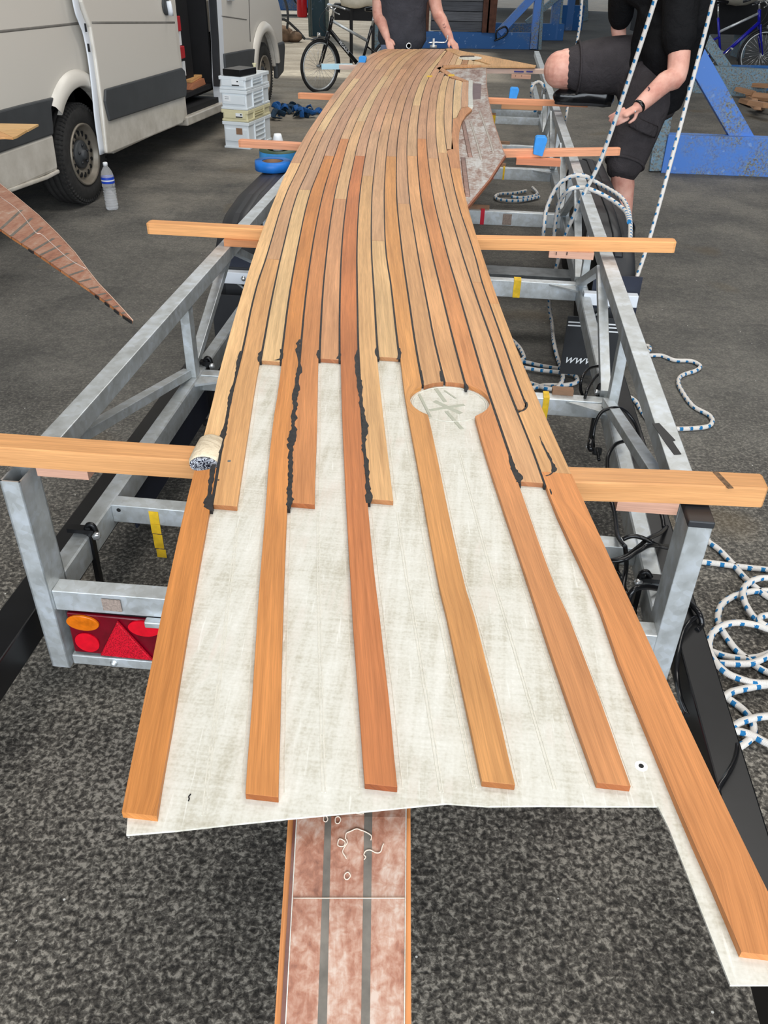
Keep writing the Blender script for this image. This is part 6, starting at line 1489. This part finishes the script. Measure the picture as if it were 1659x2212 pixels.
for i_ in range(0, len(ends) - 1, 2):
    a_, b_ = ends[i_], ends[i_ + 1]; w_ = .10 + .05 * (i_ % 3)
    coil.append([a_, a_ + Vector((w_ * .7, -.01, 0)), (a_ + b_) / 2 + Vector((w_ * 1.2, 0, 0)), b_ + Vector((w_ * .7, .01, 0)), b_])
rope(coil, 'loose pile of coiled blue-flecked rope on the floor at the right edge', k=8, n=10)

# ================================================================== felt roll in the notch
fr = empty('rolled_felt', PZ(440, 985, .74)); tag(fr, 'short rolled piece of beige cloth with speckled blue-black end, stuck in the round notch', 'cloth roll')
e0 = PZ(441, 1003, .772); e1_ = PZ(458, 952, .778)
dirf = (e1_ - e0).normalized()
mb = MB(); mb.loft([e0, e0 + dirf * .01, e0.lerp(e1_, .5), e1_ - dirf * .004, e1_], [(.030, .017), (.033, .019), (.031, .020), (.027, .018), (.025, .016)], 24); mb.build('cloth', 'felt', fr)
mb = MB(); mb.loft([e0 - dirf * .006, e0 + dirf * .002], [(.028, .0165), (.030, .0175)], 24); mb.build('fibre_end', 'fuzz', fr)

# ================================================================== people
def body(parts_, name, mat_, parent, vox=.006, it=5, label=None):
    mb = MB()
    for q in parts_:
        if q[0] == 'l': mb.limb(q[1], q[2], q[3] if len(q) > 3 else 16)
        else: mb.ball(q[1], q[2], 18, q[3] if len(q) > 3 else None)
    o = mb.build(name, mat_, parent, remesh=vox, smooth_it=it)
    if label: o['label'] = label
    return o
def hand(wr, kn, tip_dirs, thumb, palm_n, k=1.0):
    """palm from wrist to knuckles and five fingers; tip_dirs: per finger list of joints offsets"""
    out = [('l', [wr, wr.lerp(kn, .5), kn], [(.026 * k, .019 * k), (.037 * k, .017 * k), (.040 * k, .014 * k)])]
    ax = (kn - wr).normalized(); side = ax.cross(palm_n).normalized()
    offs = (-.030, -.010, .010, .029); ln = (.078, .086, .080, .062)
    for o_, l_, (b1, b2) in zip(offs, ln, tip_dirs):
        base = kn + side * o_ * k; d1 = (ax + palm_n * b1).normalized(); d2 = (ax + palm_n * b2).normalized()
        out.append(('l', [base - ax * .015, base, base + d1 * l_ * .5, base + d1 * l_ * .5 + d2 * l_ * .5], [.0105, .0108, .0098, .0084], 10))
    tb_ = wr.lerp(kn, .3) + side * thumb[0] * .026; t1 = tb_ + (ax * .6 + side * thumb[0] * .7 + palm_n * thumb[1]).normalized() * .034; t2 = t1 + (ax + side * thumb[0] * .15 + palm_n * thumb[1]).normalized() * .034
    out.append(('l', [tb_, t1, t2], [.013, .011, .009], 10))
    return out
def head(root, c, face, hairmat='hair'):
    """simple head: c is centre, face is the facing direction"""
    f = Vector(face).normalized(); s = f.cross(Vector((0, 0, 1))).normalized(); u = s.cross(f)
    R = Matrix((tuple(s), tuple(f), tuple(u))).transposed()
    P = lambda a, b, d: c + s * a + f * b + u * d
    parts_ = [('b', c + u * .02, (.076, .094, .098), R), ('b', P(0, .03, -.05), (.060, .064, .062), R), ('b', P(0, .070, -.085), (.026, .022, .02), R), ('b', P(0, .099, -.018), (.013, .02, .019), R), ('b', P(0, .09, .005), (.009, .014, .028), R), ('b', P(0, .084, -.052), (.026, .014, .012), R)]
    for q in (-1, 1): parts_ += [('b', P(.078 * q, -.005, -.01), (.010, .020, .032), R), ('b', P(.034 * q, .072, .02), (.022, .016, .014), R)]
    body(parts_, 'head', 'skin', root, .005, 4)
    for q in (-1, 1):
        mb = MB(); mb.ball(P(.032 * q, .079, .004), .012, 12); mb.build('eye', 'paper', root); mb = MB(); mb.ball(P(.032 * q, .088, .004), .0055, 8); mb.build('iris', 'dark', root)
    body([('b', P(0, -.018, .045), (.084, .092, .086), R), ('b', P(0, -.05, .0), (.078, .062, .075), R)], 'hair', hairmat, root, .007, 3)

# --- the man in grey at the far end
Yb = 9.62
m1 = empty('person', Vector((PY(868, 95, Yb).x, Yb, 0))); tag(m1, 'person in charcoal t-shirt and jeans at the far end, both hands on the panel', 'person')
hx = PY(868, 95, Yb).x; Z = Vector
hip = Z((hx, Yb, .93)); chest = Z((hx + .0, Yb - .03, 1.30)); neck = Z((hx, Yb - .02, 1.50))
lS, rS = Z((PY(828, 0, Yb).x - .035, Yb - .02, 1.44)), Z((PY(925, 0, Yb).x - .0, Yb - .02, 1.44))
lE, rE = PY(817, 28, Yb - .04), PY(943, 20, Yb - .05); lW, rW = PY(836, 82, 9.42), PY(973, 84, 9.40)
lH, rH = PY(842, 98, 9.36), PY(982, 97, 9.34)
bodyp = [('l', [hip, hip.lerp(chest, .5), chest, neck - Z((0, 0, .08))], [(.20, .12), (.18, .11), (.19, .12), (.10, .08)]),
 ('l', [neck - Z((0, 0, .06)), neck + Z((0, .01, .09))], [.062, .058]),
 ('l', [lS, lE, lE.lerp(lW, .4), lW], [.070, .058, .054, .034]), ('l', [rS, rE, rE.lerp(rW, .4), rW], [.070, .060, .056, .034]),
 ('l', [chest.lerp(lS, .55), lS], [.075, .06]), ('l', [chest.lerp(rS, .55), rS], [.075, .06]),
 ('l', [hip + Z((-.09, 0, 0)), Z((hx - .12, Yb, .50)), Z((hx - .13, Yb + .03, .10))], [.095, .062, .042]), ('l', [hip + Z((.09, 0, 0)), Z((hx + .12, Yb, .50)), Z((hx + .14, Yb + .03, .10))], [.095, .062, .042])]
bodyp += hand(lW, lH, [(.3, .9), (.3, .9), (.4, 1.0), (.5, 1.1)], (1, .3), Z((.1, .35, -.9)).normalized())
bodyp += hand(rW, rH, [(.3, .9), (.3, .9), (.4, 1.0), (.5, 1.1)], (-1, .3), Z((-.1, .35, -.9)).normalized())
b_ = body(bodyp, 'body', 'skin', m1, .007, 3)
body([('l', [hip + Z((0, 0, -.10)), hip + Z((0, 0, .08)), chest, neck - Z((0, 0, .09))], [(.25, .17), (.235, .16), (.245, .16), (.15, .11)], 22), ('l', [chest.lerp(lS, .6), lS, lS.lerp(lE, .62)], [.088, .078, .070]), ('l', [chest.lerp(rS, .6), rS, rS.lerp(rE, .66)], [.088, .078, .070])], 't_shirt', 'shirt_grey', m1, .012, 6)
body([('l', [hip + Z((0, 0, .0)), hip + Z((0, 0, -.10))], [(.225, .145), (.225, .15)]), ('l', [hip + Z((-.09, 0, -.05)), Z((hx - .12, Yb - .01, .50)), Z((hx - .13, Yb + .03, .08))], [.13, .095, .08]), ('l', [hip + Z((.09, 0, -.05)), Z((hx + .12, Yb - .01, .50)), Z((hx + .14, Yb + .03, .08))], [.11, .085, .075])], 'jeans', 'jeans', m1, .012, 4)
mb = MB(); mb.lathe([(.03, 0), (.028, .01), (.018, .01), (.018, 0)], PY(883, 99, Yb - .16), axis=(0, -1, 0), n=18); mb.build('belt_ring', 'chrome', m1)
for sx in (-.13, .14): body([('l', [Z((hx + sx, Yb + .06, .05)), Z((hx + sx, Yb - .16, .04))], [.05, .042])], 'shoe', 'blackbox', m1, .01, 3)
head(m1, neck + Z((0, -.03, .20)), (0, -1, -.35))
# tattoo outline on the forearm
fa = rE.lerp(rW, .30); dd = (rW - rE).normalized(); sd = dd.cross(Z((0, -1, 0))).normalized(); off = Z((0, -.043, 0))
mb = MB()
for ca, ra, rb in ((-.01, .045, .022), (.035, .03, .018)):
    cc = rE.lerp(rW, .40) + dd * ca
    P = []
    for a in np.linspace(0, 2 * PI, 18, endpoint=False):
        q = cc + dd * ra * math.cos(a) + sd * rb * math.sin(a); P.append(q + Z((0, -.057 + .012 * math.sin(a) ** 2, 0)))
    mb.loft(P, .0022, 5, closed=True)
mb.build('tattoo', 'ink', m1)

# --- the man in black, one foot on the batten
m2 = empty('person', Z((1.62, 5.75, 0))); tag(m2, 'person in black t-shirt and dark shorts, one foot up on a batten', 'person')
hipc = Z((1.66, 6.02, .93)); hs, hr = PY(1392, 205, 5.82), PY(1372, 140, 6.14)
ks, ft = PY(1342, 362, 5.62), Z((1.53, 5.52, .08)); ft = PY(1345, 545, 5.60); ft.z = .08
kr = PY(1212, 148, 6.15); an = PY(1282, 196, 6.40); toe = PZ(1208, 207, BT + .05); heel = PZ(1310, 212, BT + .05)
waist = Z((1.70, 5.98, 1.08)); ch2 = Z((1.70, 5.88, 1.36)); nk2 = Z((1.64, 5.80, 1.56))
sR = PY(1470, -10, 5.72); eR = PY(1464, 152, 5.56); wR = PY(1382, 228, 5.42); hR = PY(1360, 241, 5.40)
sL = PY(1352, -30, 6.05); eL = PY(1336, 62, 6.22); wL = PY(1352, 130, 6.05)
bp2 = [('l', [hipc, waist, ch2, nk2 - Z((0, 0, .09))], [(.16, .14), (.16, .13), (.19, .14), (.11, .09)]), ('l', [nk2 - Z((0, 0, .08)), nk2 + Z((-.02, -.01, .09))], [.066, .062]),
 ('l', [sR, eR, eR.lerp(wR, .35), wR], [.075, (.062, .060), (.060, .056), (.042, .038)]), ('l', [sL, eL, wL], [.062, .048, .033]), ('l', [ch2.lerp(sR, .5), sR], [.08, .068]), ('l', [ch2.lerp(sL, .5), sL], [.08, .068]),
 ('l', [hs, hs.lerp(ks, .5), ks], [.115, .10, .074]), ('l', [ks + Z((0, -.005, .02)), ks.lerp(ft, .30) + Z((.008, .03, 0)), ks.lerp(ft, .7) + Z((0, .01, 0)), ft], [.072, .074, .050, .040]),
 ('l', [hr, hr.lerp(kr, .5), kr + Z((.015, 0, 0))], [.13, .125, .115]), ('b', kr + Z((-.01, -.01, -.005)), (.105, .105, .112)), ('l', [kr + Z((.03, .02, -.04)), kr.lerp(an, .45) + Z((0, .01, -.03)), an], [.085, .072, .046])]
pn = Z((-.3, .8, -.35)).normalized()
bp2 += hand(wR, hR + (hR - wR).normalized() * .04, [(.5, 1.3), (.5, 1.4), (.6, 1.5), (.7, 1.6)], (1, .2), pn, 1.05)
bp2 += hand(wL, wL + Z((-.05, -.02, -.05)), [(.2, .7)] * 4, (1, .2), Z((0, .3, -.9)).normalized())
body(bp2, 'body', 'skin', m2, .006, 4)
body([('l', [hipc + Z((.02, -.05, .06)), waist, ch2, nk2 - Z((0, 0, .10))], [(.225, .20), (.23, .20), (.245, .205), (.15, .13)], 22), ('l', [ch2.lerp(sR, .5), sR, sR.lerp(eR, .60)], [.11, .105, .098]), ('l', [ch2.lerp(sL, .5), sL, sL.lerp(eL, .7)], [.10, .09, .08]),
      ('l', [PY(1440, 205, 5.82), PY(1440, 100, 5.80)], [(.13, .12), (.16, .14)])], 't_shirt', 'shirt_black', m2, .012, 6)
body([('l', [hipc + Z((0, 0, .04)), hipc + Z((0, -.03, -.06))], [(.19, .18), (.22, .20)], 20), ('l', [hr + Z((.10, -.06, -.02)), hs + Z((.06, .05, .06))], [(.17, .16), (.17, .16)], 20), ('l', [hs + Z((.02, 0, .02)), hs.lerp(ks, .5) + Z((.02, .02, 0)), ks.lerp(hs, .06) + Z((.02, .02, 0))], [(.17, .16), (.15, .145), (.125, .125)], 20),
      ('l', [hr + Z((.02, 0, .0)), hr.lerp(kr, .45), kr.lerp(hr, .26)], [(.19, .18), (.18, .17), (.155, .15)], 20), ('l', [PY(1395, 255, 5.72), PY(1375, 330, 5.66)], [(.085, .08), (.085, .07)])], 'shorts', 'shorts', m2, .012, 4)
# folds, pocket flap and hem on the shorts
mb = MB(); mb.loft(spline([PY(1365, 262, 5.57), PY(1390, 274, 5.52), PY(1418, 286, 5.58)], 4), (.035, .008), 8, up=(0, -1, .2)); mb.build('pocket_flap', 'shorts', m2)
ax_ = (hs - ks).normalized(); mb = MB(); hc_ = ks.lerp(hs, .05) + Z((.02, .02, 0)); e_ = ax_.orthogonal().normalized(); g_ = ax_.cross(e_)
mb.loft([hc_ + e_ * .122 * math.cos(a) + g_ * .122 * math.sin(a) for a in np.linspace(0, 2 * PI, 28, endpoint=False)], (.008, .012), 8, closed=True); mb.build('hem', 'shorts', m2)
ax_ = (hr - kr).normalized(); hc_ = kr.lerp(hr, .22); e_ = ax_.orthogonal().normalized(); g_ = ax_.cross(e_)
mb = MB(); mb.loft([hc_ + e_ * .152 * math.cos(a) + g_ * .152 * math.sin(a) for a in np.linspace(0, 2 * PI, 28, endpoint=False)], (.007, .012), 8, closed=True); mb.build('hem', 'shorts', m2)
# shoes
def shoe(he, to, root, lb=None):
    d = (to - he).normalized(); u = Z((0, 0, 1))
    body([('l', [he, he.lerp(to, .35) + u * .012, he.lerp(to, .7), to], [(.052, .060), (.050, .064), (.058, .054), (.050, .044)]), ('l', [he + u * .03, he + u * .06 + d * .02], [.048, .046])], 'shoe', 'blackbox', root, .008, 4)
    sl = MB(); z0 = min(he.z, to.z) - .052
    s = d.cross(u); P = []
    for t, w_ in ((-.12, .018), (-.05, .034), (.05, .042), (.35, .037), (.7, .048), (.92, .042), (1.02, .030), (1.08, .012)): P.append((he.lerp(to, t), w_))
    poly = [(p + s * w_)[:2] for p, w_ in P] + [(p - s * w_)[:2] for p, w_ in P[::-1]]
    sl.prism(poly, he.z - .049, he.z - .030); sl.build('sole', 'rubber_black', root, bevel=.004)
    lc = MB()
    for i in range(4):
        p = he.lerp(to, .45 + i * .09) + u * (.046 - i * .006); lc.loft([p - s * .026, p + u * .004, p + s * .026], .004, 6)
    lc.build('laces', 'silver', root)
body([('l', [an + Z((.02, -.02, .02)), heel.lerp(toe, .25) + Z((0, 0, .05))], [.05, .045])], 'sock', 'shirt_grey', m2, .008, 3)
shoe(heel, toe, m2); shoe(Z((ft.x + .03, ft.y + .07, .046)), Z((ft.x - .05, ft.y - .13, .046)), m2)
# watch strap and forearm mark
dW = (wR - eR).normalized(); e_ = dW.orthogonal().normalized(); g_ = dW.cross(e_); mb = MB(); cW = wR - dW * -.004
mb.loft([cW + e_ * .036 * math.cos(a) + g_ * .036 * math.sin(a) for a in np.linspace(0, 2 * PI, 24, endpoint=False)], (.004, .012), 8, closed=True, up=tuple(dW)); mb.build('wrist_strap', 'blackbox', m2)
cf_ = PY(1372, 241, 5.37); mb = MB(); mb.ball(cf_, .006, 8); mb.build('strap_stud', 'chrome', m2)
tk = MB(); q = PY(1398, 196, 5.50); tk.loft(spline([PY(1400, 188, 5.43), PY(1403, 192, 5.43), PY(1401, 197, 5.43), PY(1405, 200, 5.43)], 3), .004, 5); tk.build('tattoo', 'ink', m2)
head(m2, nk2 + Z((-.05, -.04, .20)), (-.7, -.3, -.5))
